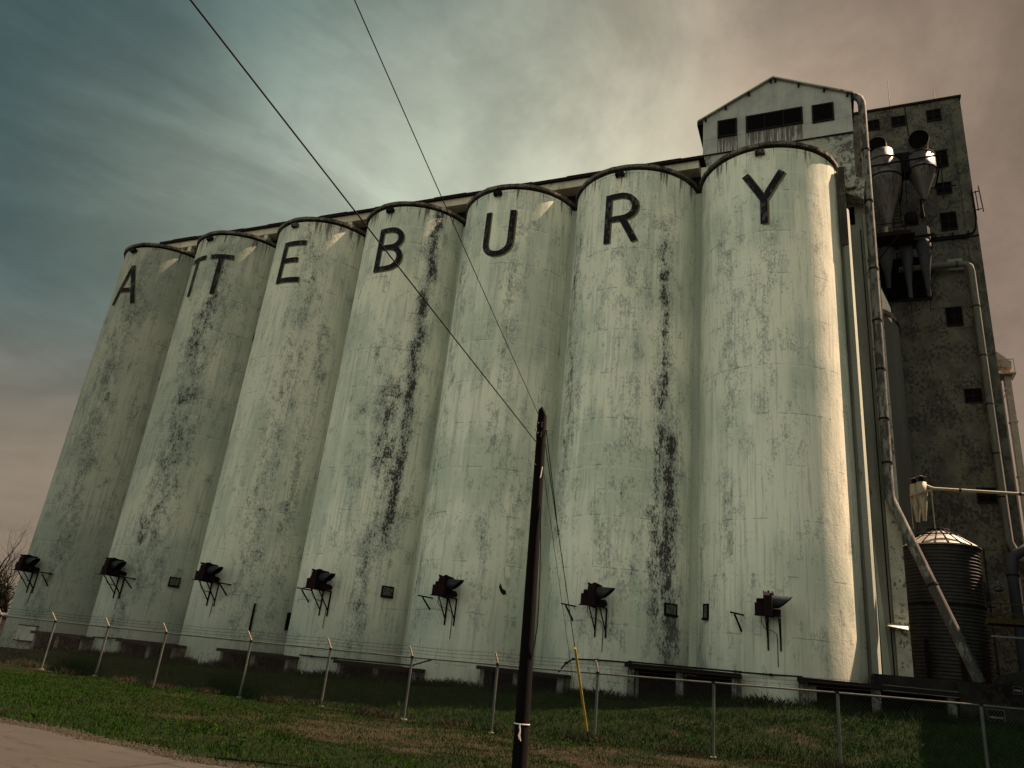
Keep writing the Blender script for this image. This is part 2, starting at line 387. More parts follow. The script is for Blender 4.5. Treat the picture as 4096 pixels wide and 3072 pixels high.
def d_green(x, y):
    band = ((y > 14.2) & (y < 21.2) & (x > -14)).astype(float)
    fence = np.exp(-((y - 22.2) / .35) ** 2)
    edge = np.clip((y - 9.85 - .12 * np.sin(x * .9)) / .25, 0, 1)
    return np.clip((.55 + .6 * sn(x, y) - .42 * band - .45 * fence), .04, 1) * edge
def d_in(x, y): return np.clip(.5 + .6 * sn(x * 1.3, y * 1.2), .1, 1) * np.clip((34.0 - y) / 1.2, 0, 1)
gm = grass_mat('green_grass', (.0075, .023, .0025), (.0145, .037, .0045), (.020, .032, .007))
gd = grass_mat('dry_grass', (.026, .023, .014), (.050, .043, .027), (.014, .026, .007))
gi = grass_mat('weedy_grass', (.0075, .023, .0025), (.0145, .037, .0045), (.022, .034, .007))
blade_obj('grass', blades(120000, (-28, 2.5), (9.6, 22.2), .02, .075, .008, d_green, .7), gm, 'short green grass on the verge between road and fence')
gt = grass_mat('tall_weeds', (.003, .007, .002), (.006, .013, .003), (.010, .011, .005))
blade_obj('grass', blades(16000, (-42, 6), (31.6, 33.9), .10, .36, .012, lambda x, y: np.clip(sn(x * 2.3, y * 2) * 1.6 - .35, .03, 1), .5), gt, 'tall dark weeds growing along the foot of the silos')
blade_obj('grass', blades(7000, (-36, 4), (22.0, 22.8), .06, .24, .009, lambda x, y: np.clip(sn(x * 3.3, y) * 2.4 - 1.1, .02, 1), .5), gd, 'straw coloured tufts along the foot of the fence')
blade_obj('grass', blades(45000, (-24, 3), (10.5, 22.4), .02, .06, .008, lambda x, y: np.where((y > 13.6) & (y < 22.4) & (x > -17), .9, .15)), gd, 'dry tan grass on the verge around the utility pole')
blade_obj('grass', blades(110000, (-42, 8), (22.3, 34.2), .04, .13, .012, d_in, .9), gi, 'weedy grass growing between the fence and the silos')
# leafy weeds scattered inside the fence
mb = MB()
spots = [(-6.2, 19.4), (-5.6, 19.7), (.2, 29), (-1.2, 30.2), (-2.5, 28.3), (.8, 27.5), (-12.5, 26), (-14.2, 25), (-2.5, 20.2), (-9, 29.5), (-7.5, 30.6), (-4.8, 31.4), (2.5, 29), (-11, 12.2), (-9.6, 11.6)]
spots += [(rng.uniform(-22, 4), rng.uniform(23, 33)) for _ in range(60)]
for (x, y) in spots:
    z = float(gz(x, y)); R_ = rng.uniform(.12, .34)
    for k in range(26):
        a = rng.uniform(0, 2 * pi); r = R_ * rng.random() ** .6; hh = rng.uniform(.04, .32) * (1 - .4 * r / R_); s = rng.uniform(.03, .06)
        px, py, pz = x + r * cos(a), y + r * sin(a), z + hh; b_ = rng.uniform(0, 2 * pi); t = rng.uniform(-.5, .6)
        u_ = np.array((cos(b_), sin(b_), t)) * s; w_ = np.array((-sin(b_), cos(b_), rng.uniform(-.4, .4))) * s * .45; p_ = np.array((px, py, pz))
        mb.add([p_ - u_, p_ + w_, p_ + u_, p_ - w_], [(0, 1, 2, 3)])
        mb.add([(x, y, z), (x + .006, y, z), p_ - u_], [(0, 1, 2)])
o = mb.build('weeds', gi); tag(o, 'broad leaved weeds scattered through the grass behind the fence', 'weeds', kind='stuff')

# ------------------------------------------------------------------ silos
S = 7.5; YC = 37.61; ZT = 27.17; X7 = -2.27; ZB = -2.4
def cx(k): return X7 - (7 - k) * S
RIM = 3.80

def arc(cxx, cyy, r, a0, a1, n=12): return [(cxx + r * cos(a0 + (a1 - a0) * t / n), cyy + r * sin(a0 + (a1 - a0) * t / n)) for t in range(n + 1)]
w = .35; h = 3.15
# letters as stroke paths (x to the right, y up, origin at lower centre)
LET = {
 'A': [[(-1.0, .0), (.0, h)], [(.0, h - .0), (.92, 0)], [(-.62, 1.12), (.58, 1.12)]],
 'T': [[(-.86, h - w / 2), (.86, h - w / 2)], [(0, h - w * .5), (0, 0)]],
 'E': [[(.90, h - w / 2), (-.70, h - w / 2), (-.70, w / 2), (.95, w / 2)], [(-.70, 1.68), (.55, 1.68)]],
 'B': [[(-.1, w / 2), (-.75, w / 2), (-.75, h - w / 2), (.05, h - w / 2)] ,
       [(.05, h - w / 2)] + arc(.05, 2.33, .62, pi / 2, -pi / 2)[1:] + [(-.75, 1.71)],
       [(-.1, 1.70)] + arc(.0, .95, .75, pi / 2, -pi / 2)[0:] + [(-.1, w / 2)]],
 'U': [[(-.78, h), (-.78, .98)] + arc(0, .98, .78, pi, 2 * pi) + [(.78, h)]],
 'R': [[(-.75, 0), (-.75, h - w / 2), (.05, h - w / 2)] + arc(.05, 2.22, .73, pi / 2, -pi / 2)[1:] + [(-.75, 1.49)], [(.10, 1.42), (.80, 0)]],
 'Y': [[(-.92, h), (0, 1.45)], [(.92, h), (0, 1.45)], [(0, 1.6), (0, 0)]],
}
def letter(ch, phi0, zb, parent, seed):
    """flat painted letter: black face over an ochre drop shade, both following the round wall"""
    out = None
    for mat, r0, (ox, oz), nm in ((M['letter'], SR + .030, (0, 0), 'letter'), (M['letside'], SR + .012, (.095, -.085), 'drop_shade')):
        mb = MB()
        for si, path in enumerate(LET[ch]):
            P = [np.array(path[0], float)]
            for q in path[1:]:
                q = np.array(q, float); p0 = P[-1].copy(); ln_ = np.linalg.norm(q - p0)
                if ln_ < .01: continue
                nseg = max(1, int(ln_ / .22))
                for k in range(1, nseg + 1): P.append(p0 + (q - p0) * k / nseg)
            Lf, Rt = [], []
            for i, p in enumerate(P):
                d1 = (P[i] - P[i - 1]) if i else (P[1] - P[0]); d2 = (P[i + 1] - P[i]) if i < len(P) - 1 else d1
                d1 = d1 / np.linalg.norm(d1); d2 = d2 / np.linalg.norm(d2); n1 = np.array((-d1[1], d1[0])); n2 = np.array((-d2[1], d2[0]))
                nn = n1 + n2; nn /= np.linalg.norm(nn); k = w / 2 / max(.5, nn @ n1)
                Lf.append(p + nn * k); Rt.append(p - nn * k)
            ro = r0 + .002 * si; ri = SR - .02
            def W(q, r): a = radians(phi0) + (q[0] + ox) / SR; return (r * sin(a), -r * cos(a), zb + oz + q[1])
            n = len(P); vs = [W(q, ro) for q in Lf] + [W(q, ro) for q in Rt] + [W(q, ri) for q in Lf] + [W(q, ri) for q in Rt]
            mb.add(vs, [(n + i, n + i + 1, i + 1, i) for i in range(n - 1)] + [(i, i + 1, 2 * n + i + 1, 2 * n + i) for i in range(n - 1)] + [(3 * n + i, 3 * n + i + 1, n + i + 1, n + i) for i in range(n - 1)] + [(0, n, 3 * n, 2 * n), (2 * n - 1, n - 1, 3 * n - 1, 4 * n - 1)], 0)
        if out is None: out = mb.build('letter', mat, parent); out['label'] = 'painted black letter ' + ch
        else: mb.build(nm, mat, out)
    return out

# (tone, painted darker leftwards as a vignette; letters, peeling bands (angle, width, strength, z0, z1 above foot), label)
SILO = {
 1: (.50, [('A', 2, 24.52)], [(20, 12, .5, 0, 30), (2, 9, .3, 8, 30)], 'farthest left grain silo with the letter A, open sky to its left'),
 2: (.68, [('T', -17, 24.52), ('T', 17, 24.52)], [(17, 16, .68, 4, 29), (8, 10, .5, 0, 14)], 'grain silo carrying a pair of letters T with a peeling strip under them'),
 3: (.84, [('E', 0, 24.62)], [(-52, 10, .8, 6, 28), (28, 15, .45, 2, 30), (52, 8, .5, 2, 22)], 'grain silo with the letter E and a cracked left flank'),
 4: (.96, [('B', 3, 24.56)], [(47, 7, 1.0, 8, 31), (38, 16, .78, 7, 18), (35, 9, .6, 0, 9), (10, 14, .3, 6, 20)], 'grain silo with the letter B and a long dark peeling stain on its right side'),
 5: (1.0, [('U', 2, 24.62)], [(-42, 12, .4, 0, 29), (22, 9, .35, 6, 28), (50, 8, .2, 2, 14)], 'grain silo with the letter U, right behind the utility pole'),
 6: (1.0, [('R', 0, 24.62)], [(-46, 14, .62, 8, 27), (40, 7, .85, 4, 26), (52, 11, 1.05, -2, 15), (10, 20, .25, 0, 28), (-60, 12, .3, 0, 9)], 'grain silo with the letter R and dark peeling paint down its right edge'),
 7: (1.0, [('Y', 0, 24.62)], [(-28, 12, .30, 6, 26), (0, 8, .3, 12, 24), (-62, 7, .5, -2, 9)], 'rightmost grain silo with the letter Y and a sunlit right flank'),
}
NS = 112
for k in range(1, 8):
    tone, lets, bands, lab = SILO[k]
    c = (cx(k), YC, ZB); t = thing('grain_silo', lab, 'silo', c, 'row of lettered grain silos')
    H = ZT - ZB
    mb = MB(); prof = [(SR + .02, 0), (SR, 1.2), (SR, 6), (SR, 12), (SR, 18), (SR, 24), (SR, H - .34)]
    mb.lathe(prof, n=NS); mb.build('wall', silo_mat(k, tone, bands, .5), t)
    # roof: slab with a thin, slightly broken rim
    mb = MB(); vs = []; K = 120
    for j in range(K):
        a = 2 * pi * j / K; q = RIM + .02 * sin(9 * a + k) + random.uniform(-.012, .02)
        for (r, z) in ((SR - .02, H - .22), (q - .02, H - .20 + random.uniform(-.03, .03)), (q, H - .02), (q - .10, H + .02)): vs.append((r * cos(a), r * sin(a), z))
    fs = [(j * 4 + i, ((j + 1) % K) * 4 + i, ((j + 1) % K) * 4 + i + 1, j * 4 + i + 1) for j in range(K) for i in range(3)]
    mb.add(vs, fs, 0, False); mb.build('roof_rim', M['rim'], t)
    mb = MB(); mb.add([((RIM - .10) * cos(2 * pi * j / K), (RIM - .10) * sin(2 * pi * j / K), H + .015) for j in range(K)], [tuple(range(K))]); mb.build('roof', M['deck'], t)
    for ch, ph, zb in lets: letter(ch, ph, zb, t, k)
    # small vent hood just below the rim
    mb = MB(); a = radians(-2 - (7 - k) * .3)
    mb.box(-.24, .24, -SR - .26, -SR + .05, H - .58, H - .50); mb.box(-.24, -.18, -SR - .24, -SR + .05, H - .74, H - .52); mb.box(.18, .24, -SR - .24, -SR + .05, H - .74, H - .52)
    mb.lathe([(.17, -.02), (.17, .14)], (0, -SR - .10, H - .72), 12)
    v = mb.build('vent_hood', M['frame'] if k not in (3, 7) else M['rim'], t); v.rotation_euler = (0, 0, a)
    # crack
    if k == 3:
        mb = MB(); pts = [(-57, 20.9), (-55, 21.15), (-52, 21.2), (-49, 21.6), (-47.5, 21.75)]
        for (a0, z0), (a1, z1) in zip(pts, pts[1:]):
            f = lambda a_, r: (r * sin(radians(a_)), -r * cos(radians(a_)))
            p0, p1 = f(a0, SR + .02), f(a1, SR + .02); mb.bar((*p0, z0), (*p1, z1), .05, .12)
        mb.build('crack', M['dark'], t)
    if k == 5:
        mb = MB(); pts = [(37, 6.1), (38, 6.3), (40, 6.05), (43, 5.95), (43.5, 5.8), (41, 5.75), (39, 5.85)]
        mb.add([((SR + .012) * sin(radians(a_)), -(SR + .012) * cos(radians(a_)), z_) for a_, z_ in pts], [tuple(range(len(pts)))[::-1]]); mb.build('spalled_hole', M['frame'], t)
# pier strips closing the joints between silos
for k in range(1, 7):
    xm = cx(k) + S / 2; mb = MB().box(-.42, .42, 36.87 - YC, .7, 0, 29.1)
    o = mb.build('joint_pier', M['joint'], None, (xm, YC, ZB))
    tag(o, 'narrow plastered pier in the joint between the %s silo and the %s silo' % (['A', 'T T', 'E', 'B', 'U', 'R'][k - 1], ['T T', 'E', 'B', 'U', 'R', 'Y'][k - 1]), 'pier', 'piers between silos')

# ------------------------------------------------------------------ gallery on the silo roofs
loc = (-27, 37.8, 27.2)
t = thing('conveyor_gallery', 'long low gallery with dark slots running along the silo roofs', 'gallery', loc)
L(MB().box(-48.2, -6.0, 36.62, 39.2, 28.33, 28.86), loc).build('upper_wall', M['gal'], t)
mb = MB().box(-48.2, -6.0, 37.5, 39.2, 27.2, 28.33)
L(mb, loc).build('recessed_wall', M['frame'], t)
mb = MB().box(-48.45, -5.7, 36.42, 39.5, 28.862, 29.04)
for i in range(9): mb.box(-47 + i * 4.7, -43.4 + i * 4.7 - 1.2, 36.40, 36.7, 29.03, 29.07)
L(mb, loc).build('roof', M['galroof'], t)
for k in range(1, 7):
    xm = cx(k) + S / 2
    for dx in ((-1.9, 1.35) if k < 6 else (-1.9, .16)):
        L(MB().box(xm + dx, xm + dx + .35, 36.66, 37.1, 27.2, 28.33), loc).build('pillar', M['gal'], t)
for X in (-11.6, -5.95 - .35):
    mb = MB().lathe([(.0, .46), (.22, .42), (.36, .26), (.38, .12), (.26, .08), (.24, 0)], (X, 37.3, 29.05), 16); L(mb, loc).build('roof_vent', M['galv'], t)

# ------------------------------------------------------------------ gabled headhouse
loc = (-1.9, 40, 26.5)
t = thing('headhouse', 'gabled corrugated metal house standing on the roof of the Y silo', 'building', loc)
x0, x1, e, ap, seam = -5.93, 2.33, 32.55, 34.72, 29.93
mb = MB()
def wallq(mb, x0, x1, z0, z1, y): mb.add([(x0, y, z0), (x1, y, z0), (x1, y, z1), (x0, y, z1)], [(0, 1, 2, 3)])
mb.prismy([(x0, seam), (x1, seam), (x1, e), (-1.82, ap), (x0, e)], 37.6, 46, 0)
L(mb, loc).build('corrugated_wall', M['gable'], t)
L(MB().box(x0 + .06, x1 - .04, 37.66, 46, 26.3, seam - .002), loc).build('plaster_wall', M['brick'], t)
mb = MB().box(x0 - .02, x1 + .02, 37.56, 37.62, seam - .05, seam - .0); L(mb, loc).build('seam_flashing', M['frame'], t)
# roof with overhang
sl, sr = (ap - e) / (-1.82 - x0), (ap - e) / (x1 + 1.82); th = .09
for (xa, za, nm) in ((x0 - .32, e - .32 * sl, 0), (x1 + .13, e - .13 * sr, 1)):
    poly = [(xa, za + .02), (-1.82, ap + .02), (-1.82, ap + .02 + th), (xa, za + .02 + th)]
    if nm: poly = poly[::-1]
    L(MB().prismy(poly, 37.42, 46.3), loc).build('roof_slope', M['concrete'], t)
for f in (.04, .33, .66, .97):
    for (xa, za, s_) in ((x0, e, 1), (x1, e, -1)):
        X = xa + (-1.82 - xa) * f; Z = za + (ap - za) * f
        L(MB().box(X - .05, X + .05, 37.44, 37.6, Z - .22, Z - .0), loc).build('rafter_end', M['frame'], t)
L(MB().box(x0 - .34, x0 - .02, 37.45, 46, e - .42, e - .16), loc).build('eave_trim', M['frame'], t)
L(MB().box(x1 + .02, x1 + .16, 37.45, 46, e - .48, e - .04), loc).build('eave_trim', M['frame'], t)
L(MB().lathe([(.0, .52), (.35, .47), (.60, .30), (.68, 0)], (-2.6, 38.6, 34.2), 16), loc).build('ridge_ventilator', M['galv'], t)
for (a, b_, z0, z1) in ((-5.07, -3.93, 31.02, 32.28), (-3.42, -.25, 31.06, 32.26), (.24, 1.41, 30.93, 32.2)):
    fr = MB(); q = .10
    fr.box(a, b_, 37.52, 37.62, z1 - q, z1).box(a, b_, 37.52, 37.62, z0, z0 + q).box(a, a + q, 37.52, 37.62, z0 + q, z1 - q).box(b_ - q, b_, 37.52, 37.62, z0 + q, z1 - q)
    f = L(fr, loc).build('window_frame', M['frame'], t)
    mb = MB().box(a + q, b_ - q, 37.55, 37.598, z0 + q, z1 - q)
    L(mb, loc).build('pane', M['dark'], f)
    if b_ - a > 2:
        mb = MB()
        for i in (1, 2): X = a + (b_ - a) * i / 3; mb.box(X - .025, X + .025, 37.53, 37.551, z0 + q, z1 - q)
        L(mb, loc).build('mullion', M['frame'], f)
# right-hand corner of the headhouse below, seen beside the Y silo
# ------------------------------------------------------------------ side annex beside the Y silo
loc = (2.2, 40, -1)
t = thing('side_annex', 'tall narrow plastered block squeezed between the Y silo and the spout pipe', 'building', loc)
L(MB().prism([(1.30, 36.75), (1.42, 36.36), (1.655, 36.30), (1.655, 38.9), (1.30, 38.9)], -1.2, 26.75), loc).build('corner_pilaster', M['annex'], t)
L(MB().prism([(1.657, 36.31), (1.76, 36.50), (1.90, 38.74), (1.657, 38.9)], -1.2, 24.1), loc).build('pilaster_edge', M['joint'], t)
L(MB().box(1.36, 1.658, 36.27, 36.40, 21.9, 26.7), loc).build('stained_panel', M['stain'], t)
L(MB().box(1.861, 3.10, 38.75, 41, -1.2, 26.6), loc).build('wall', M['annex'], t)
L(MB().box(2.52, 3.11, 38.5, 38.748, -1.2, 25.1), loc).build('ragged_strip', M['brick'], t)
L(MB().prismy([(1.7, 26.2), (2.6, 25.6), (2.75, 26.9), (1.7, 27.4)], 37.9, 41), loc).build('corbel', M['brick'], t)
f = L(MB().box(1.88, 2.15, 38.70, 38.76, 24.6, 25.7), loc).build('window', M['dark'], t)
# added wedge shaped to stand in for a sunlit patch low on the wall
mb = MB(); zt = 7.6; zb_ = -1.2
mb.add([(1.91, 38.10, zb_), (2.40, 38.70, zb_), (2.40, 38.747, zb_), (1.91, 38.747, zb_), (1.91, 38.71, zt), (1.93, 38.735, zt), (1.93, 38.747, zt), (1.91, 38.747, zt)],
       [(0, 1, 5, 4), (1, 2, 6, 5), (4, 5, 6, 7), (3, 0, 4, 7)])
L(mb, loc).build('sun_patch_wedge', M['joint'], t)
L(MB().bar((2.36, 38.42, 1.2), (2.36, 38.42, 24), .06), loc).build('drain_pipe', M['frame'], t)
mb = MB(); mb.add([(2.2, 37.9, 3.42), (3.0, 37.7, 3.28), (3.05, 38.5, 3.5), (2.3, 38.7, 3.6), (2.2, 37.9, 3.45), (3.0, 37.7, 3.31), (3.05, 38.5, 3.53), (2.3, 38.7, 3.63)], [(3, 2, 1, 0), (4, 5, 6, 7), (0, 1, 5, 4), (1, 2, 6, 5), (2, 3, 7, 6), (3, 0, 4, 7)])
o = mb.build('metal_shelf', M['shedmetal']); tag(o, 'small bright sheet metal shelf sticking out of the plaster low on the annex', 'shelf')

# ------------------------------------------------------------------ spout pipe
def pipe_thing(name, pts, r, mat, label, cat, bands=(), n=14, loc=None):
    loc = loc or pts[0]; t = thing(name, label, cat, loc)
    L(MB().tube(pts, r, n), loc).build('pipe', mat, t)
    for (a, b_) in bands:
        L(MB().tube([a, b_], (r if not isinstance(r, list) else r[0]) * 1.13, n), loc).build('band', M['frame'], t)
    return t
pts = [(2.05, 38.3, 32.9), (2.35, 38.28, 32.96), (2.62, 38.26, 32.90), (2.82, 38.25, 32.68), (2.91, 38.24, 32.35), (2.92, 38.24, 32), (2.86, 38.24, 24), (2.74, 38.24, 12), (2.72, 38.24, 9.35), (2.80, 38.18, 9.0), (5.30, 36.6, 1.35)]
def at_z(z):
    for p, q in zip(pts[5:], pts[6:]):
        if q[2] <= z <= p[2]: s_ = (z - p[2]) / (q[2] - p[2]); return tuple(np.array(p) + (np.array(q) - np.array(p)) * s_)
bands = [(at_z(z + .05), at_z(z - .05)) for z in (29.0, 25.6, 21.4, 18.4, 15.7, 13.1, 10.9, 5.2)]
sp = pipe_thing('spout_pipe', pts, .215, M['pipe'], 'long metal grain spout running down from the headhouse eave and kinking outwards', 'pipe', bands, 16, (5.3, 36.6, 1.35))
for z in (28.5, 22, 16): L(MB().box(2.6, 2.84, 38.3, 38.52, z, z + .1), (5.3, 36.6, 1.35)).build('bracket', M['frame'], sp)

# ------------------------------------------------------------------ round tank behind, sunlit shed on its top
loc = (.58, 48.8, -1.2)
t = thing('concrete_tank', 'round concrete tank behind the spout pipe, lower than the silos', 'tank', loc)
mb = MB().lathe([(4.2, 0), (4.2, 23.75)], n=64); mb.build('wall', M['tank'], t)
mb = MB().lathe([(4.2, 23.7), (4.32, 23.75), (4.32, 24.06), (0, 24.08)], n=64, smooth=False); mb.build('roof_rim', M['rim'], t)
loc = (3.9, 46.2, 22.8)
t = thing('tank_top_shed', 'little sunlit sheet metal shed with a sloping roof perched on the round tank', 'shed', loc)
mb = MB(); mb.add([(3.56, 45.8, 23.0), (4.22, 46.6, 22.2), (4.22, 46.6, 23.3), (3.84, 46.1, 24.1), (3.56, 45.8, 24.85)], [(0, 1, 2, 3, 4)]); mb.add([(3.56, 45.8, 23.0), (3.56, 45.8, 24.85), (2.33, 46.6, 24.85), (2.33, 46.6, 23.0)], [(0, 1, 2, 3)])
mb.add([(4.22, 46.6, 22.2), (4.35, 48.8, 22.2), (4.35, 48.8, 23.3), (4.22, 46.6, 23.3)], [(0, 1, 2, 3)])
L(mb, loc).build('wall', M['shedmetal'], t)
mb = MB().bar((3.50, 45.7, 24.95), (4.26, 46.6, 23.25), .08, .05); mb.add([(3.5, 45.7, 24.97), (4.29, 46.6, 23.27), (4.4, 48.8, 23.3), (2.33, 47.2, 25.0)], [(0, 1, 2, 3)]); L(mb, loc).build('roof', M['frame'], t)

# ------------------------------------------------------------------ tower
loc = (5, 55, -1.4)
t = thing('workhouse_tower', 'tall dark square tower with small windows behind the silos', 'tower', loc)
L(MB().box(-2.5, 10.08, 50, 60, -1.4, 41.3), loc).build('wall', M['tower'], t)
L(MB().box(-2.62, 10.2, 49.88, 60.1, 41.3, 41.46), loc).build('roof_edge', M['frame'], t)
L(MB().box(9.42, 10.1, 49.9, 49.998, -1.4, 40.9), loc).build('corner_pilaster', M['tower'], t)
L(MB().bar((6.61, 49.96, 41.2), (6.7, 49.96, 36.6), .05), loc).build('conduit', M['iron'], t)
WN = [(4.04, 4.84, 39.67, 40.46), (5.7, 6.53, 39.66, 40.45), (7.97, 8.80, 39.64, 40.52), (8.03, 8.86, 35.62, 36.86), (8.04, 8.88, 33.4, 34.22), (8.05, 8.92, 30.49, 31.76), (7.7, 8.55, 23.37, 24.6), (8.19, 9.04, 18.1, 18.92), (8.2, 9.1, 11.85, 12.67)]
for (a, b_, z0, z1) in WN:
    q = .05; fr = MB().box(a - q, b_ + q, 49.93, 50.01, z1, z1 + q).box(a - q, b_ + q, 49.90, 50.01, z0 - q * 1.6, z0).box(a - q, a, 49.93, 50.01, z0, z1).box(b_, b_ + q, 49.93, 50.01, z0, z1)
    f = L(fr, loc).build('window', M['frame'], t); L(MB().box(a, b_, 49.97, 50.005, z0, z1), loc).build('pane', M['dark'], f); L(MB().box((a + b_) / 2 - .02, (a + b_) / 2 + .02, 49.95, 49.969, z0, z1).box(a, b_, 49.95, 49.968, (z0 + z1) / 2 - .02, (z0 + z1) / 2 + .02), loc).build('mullion', M['frame'], f)
L(MB().box(8.12, 8.97, 49.96, 50.01, 27.3, 28.18), loc).build('blocked_window', M['annex'], t)
L(MB().box(6.9, 9.0, 49.95, 50.0, 36.95, 37.0).box(7.0, 9.2, 49.95, 50, 33.9, 33.96), loc).build('ledge', M['frame'], t)
for (X, z0, z1, lab) in ((5.72, 41.46, 44.3, 'thin lightning rod left of centre on the tower roof'), (8.65, 41.46, 42.65, 'short rod near the right end of the tower roof')):
    o = MB().tube([(0, 0, 0), (0, 0, z1 - z0)], [.035, .02], 6).build('lightning_rod', M['creampaint'], None, (X, 50.4, z0)); tag(o, lab, 'rod', 'rods on the tower roof')
# duct on the tower face, cable, antenna
pts2 = [(5.2, 49.5, 27.46), (7.2, 49.5, 27.5), (8.85, 49.5, 27.5), (9.12, 49.5, 27.42), (9.28, 49.5, 27.2), (9.32, 49.5, 26.9), (9.34, 49.5, 18), (9.38, 49.5, 9.5), (9.7, 49.3, 8.6), (10.6, 49, 8.1)]
pipe_thing('wall_duct', pts2, .21, M['pipe2'], 'pale duct turning downwards along the right edge of the tower', 'duct', [((9.32, 49.5, z), (9.32, 49.5, z + .07)) for z in (24.3, 20.9, 17.7, 14.6, 12)] + [((8.5, 49.5, 27.5), (8.56, 49.5, 27.5))], 12, (9.38, 49.5, 9.5))
t = thing('cable_run', 'black cable tray crossing the tower and bending up to the antenna', 'cable', (8, 49.8, 29.8))
L(MB().tube([(5.6, 49.85, 29.85), (9.3, 49.85, 29.85), (9.75, 49.85, 29.95), (9.95, 49.85, 30.3), (10.05, 49.8, 31), (10.02, 49.8, 33.2)], .06, 8).bar((6.6, 49.9, 29.72), (10.1, 49.9, 29.72), .1), (8, 49.8, 29.8)).build('cable', M['cable'], t)
for X in (7.6, 8.6, 9.5): L(MB().box(X - .03, X + .03, 49.8, 49.98, 29.6, 30.15), (8, 49.8, 29.8)).build('clip', M['iron'], t)
t = thing('panel_antenna', 'slim panel antenna on brackets at the right edge of the tower', 'antenna', (10.4, 49.8, 31.5))
L(MB().bar((10.42, 49.8, 33.5), (10.52, 49.8, 31.45), .09, .05), (10.4, 49.8, 31.5)).build('panel', M['cycblue'], t)
mb = MB()
for z in (31.7, 33.1): mb.bar((10.08, 49.9, z), (10.45, 49.8, z), .05)
mb.bar((10.25, 49.85, 31.6), (10.22, 49.85, 33.2), .05); L(mb, (10.4, 49.8, 31.5)).build('bracket', M['iron'], t)

# ------------------------------------------------------------------ cyclones
def cyclone(c, label, group, rd, zt, zb, tipz, ztop=None, rt=None, mouth=None, n=28, mat='cyc'):
    """c = axis x, y; drum radius rd from zt down to zb, cone to tipz"""
    loc = (c[0], c[1], tipz); t = thing('dust_cyclone', label, 'cyclone', loc, group); X, Y = c
    L(MB().lathe([(0, zt + .02), (rd, zt), (rd, zb)], (X, Y, 0), n), loc).build('drum', M[mat], t)
    L(MB().lathe([(rd, zb), (.10, tipz)], (X, Y, 0), n), loc).build('cone', M[mat], t)
    L(MB().lathe([(rd - .02, zb - .05), (rd + .04, zb - .04), (rd + .04, zb + .04), (rd - .02, zb + .05)], (X, Y, 0), n), loc).build('ring', M['iron'], t)
    L(MB().lathe([(rd - .02, zt - .05), (rd + .03, zt - .04), (rd + .03, zt + .02), (rd - .02, zt + .03)], (X, Y, 0), n), loc).build('ring', M['iron'], t)
    if rt: L(MB().lathe([(0, ztop), (rt, ztop), (rt, zt)], (X, Y, 0), n), loc).build('upper_drum', M[mat], t)
    if mouth:
        mx, my, mz, mr = mouth; a = np.array((mx, my, mz)); zz = (ztop or zt)
        th_ = np.linspace(0, pi / 2, 8); q0 = np.array((X, Y + .75, zz - .1)); q1 = a + (0, .80, .05)
        P_ = [q0] + [q1 + np.array(((X - mx) * cos(u_), -.72 * (1 - cos(u_)), -.62 * (1 - sin(u_)))) for u_ in th_] + [a + (-.01, -.04, -.02), a + (-.03, -.2, -.09)]
        mb = MB().tube(P_, mr, 26, cap=False)
        L(mb, loc).build('exhaust_elbow', M[mat], t)
        L(MB().tube([tuple(a + (-.02, -.14, -.07)), tuple(a + (-.023, -.16, -.08))], mr * .97, 24), loc).build('mouth', M['dark'], t)
        L(MB().tube([tuple(a + (-.02, -.16, -.08)), tuple(a + (-.04, -.26, -.125))], mr * 1.05, 24, cap=False), loc).build('mouth_rim', M['creampaint'], t)
    return t
t1 = cyclone((4.50, 46.5), 'nearer big dust cyclone with a long cone and stepped drum beside the spout pipe', 'big dust cyclones on the tower', 1.06, 33.9, 32.6, 28.9, 34.85, .70, (4.25, 46.35, 35.38, .56))
t2 = cyclone((6.85, 47.5), 'smaller big dust cyclone farther from the pipe with a round open mouth', 'big dust cyclones on the tower', .90, 34.75, 33.6, 31.4, None, None, (6.85, 47.1, 35.95, .60))
L(MB().tube([(6.64, 47.5, 31.5), (6.64, 47.5, 30.5)], .09, 8).tube([(6.64, 47.5, 30.5), (6.64, 47.5, 30.1)], .13, 8), (6.85, 47.5, 31.4)).build('outlet_pipe', M['iron'], t2)
o = MB().box(-.75, .32, -.45, .5, -.85, .75).build('inlet_duct', M['iron'], t2, (-.95, -.1, 2.85))
for (Y, xa, xb, z) in ((45.35, 3.5, 5.75, 33.05), (46.5, 5.3, 8.0, 33.95)):
    t = thing('support_beam', ('dark steel beam across the long-coned cyclone' if z < 33.5 else 'dark steel beam across the round-mouthed cyclone'), 'beam', (xa, Y, z), 'cyclone support beams')
    L(MB().bar((xa, Y, z), (xb, Y, z + .12), .09, .09), (xa, Y, z)).build('beam', M['iron'], t)
    L(MB().bar((xb - .05, Y, z), (xb - .05, 50, z), .08).bar((xb - .12, Y, z), (xb - .2, Y + .1, z - 3.2), .05), (xa, Y, z)).build('strut', M['iron'], t)
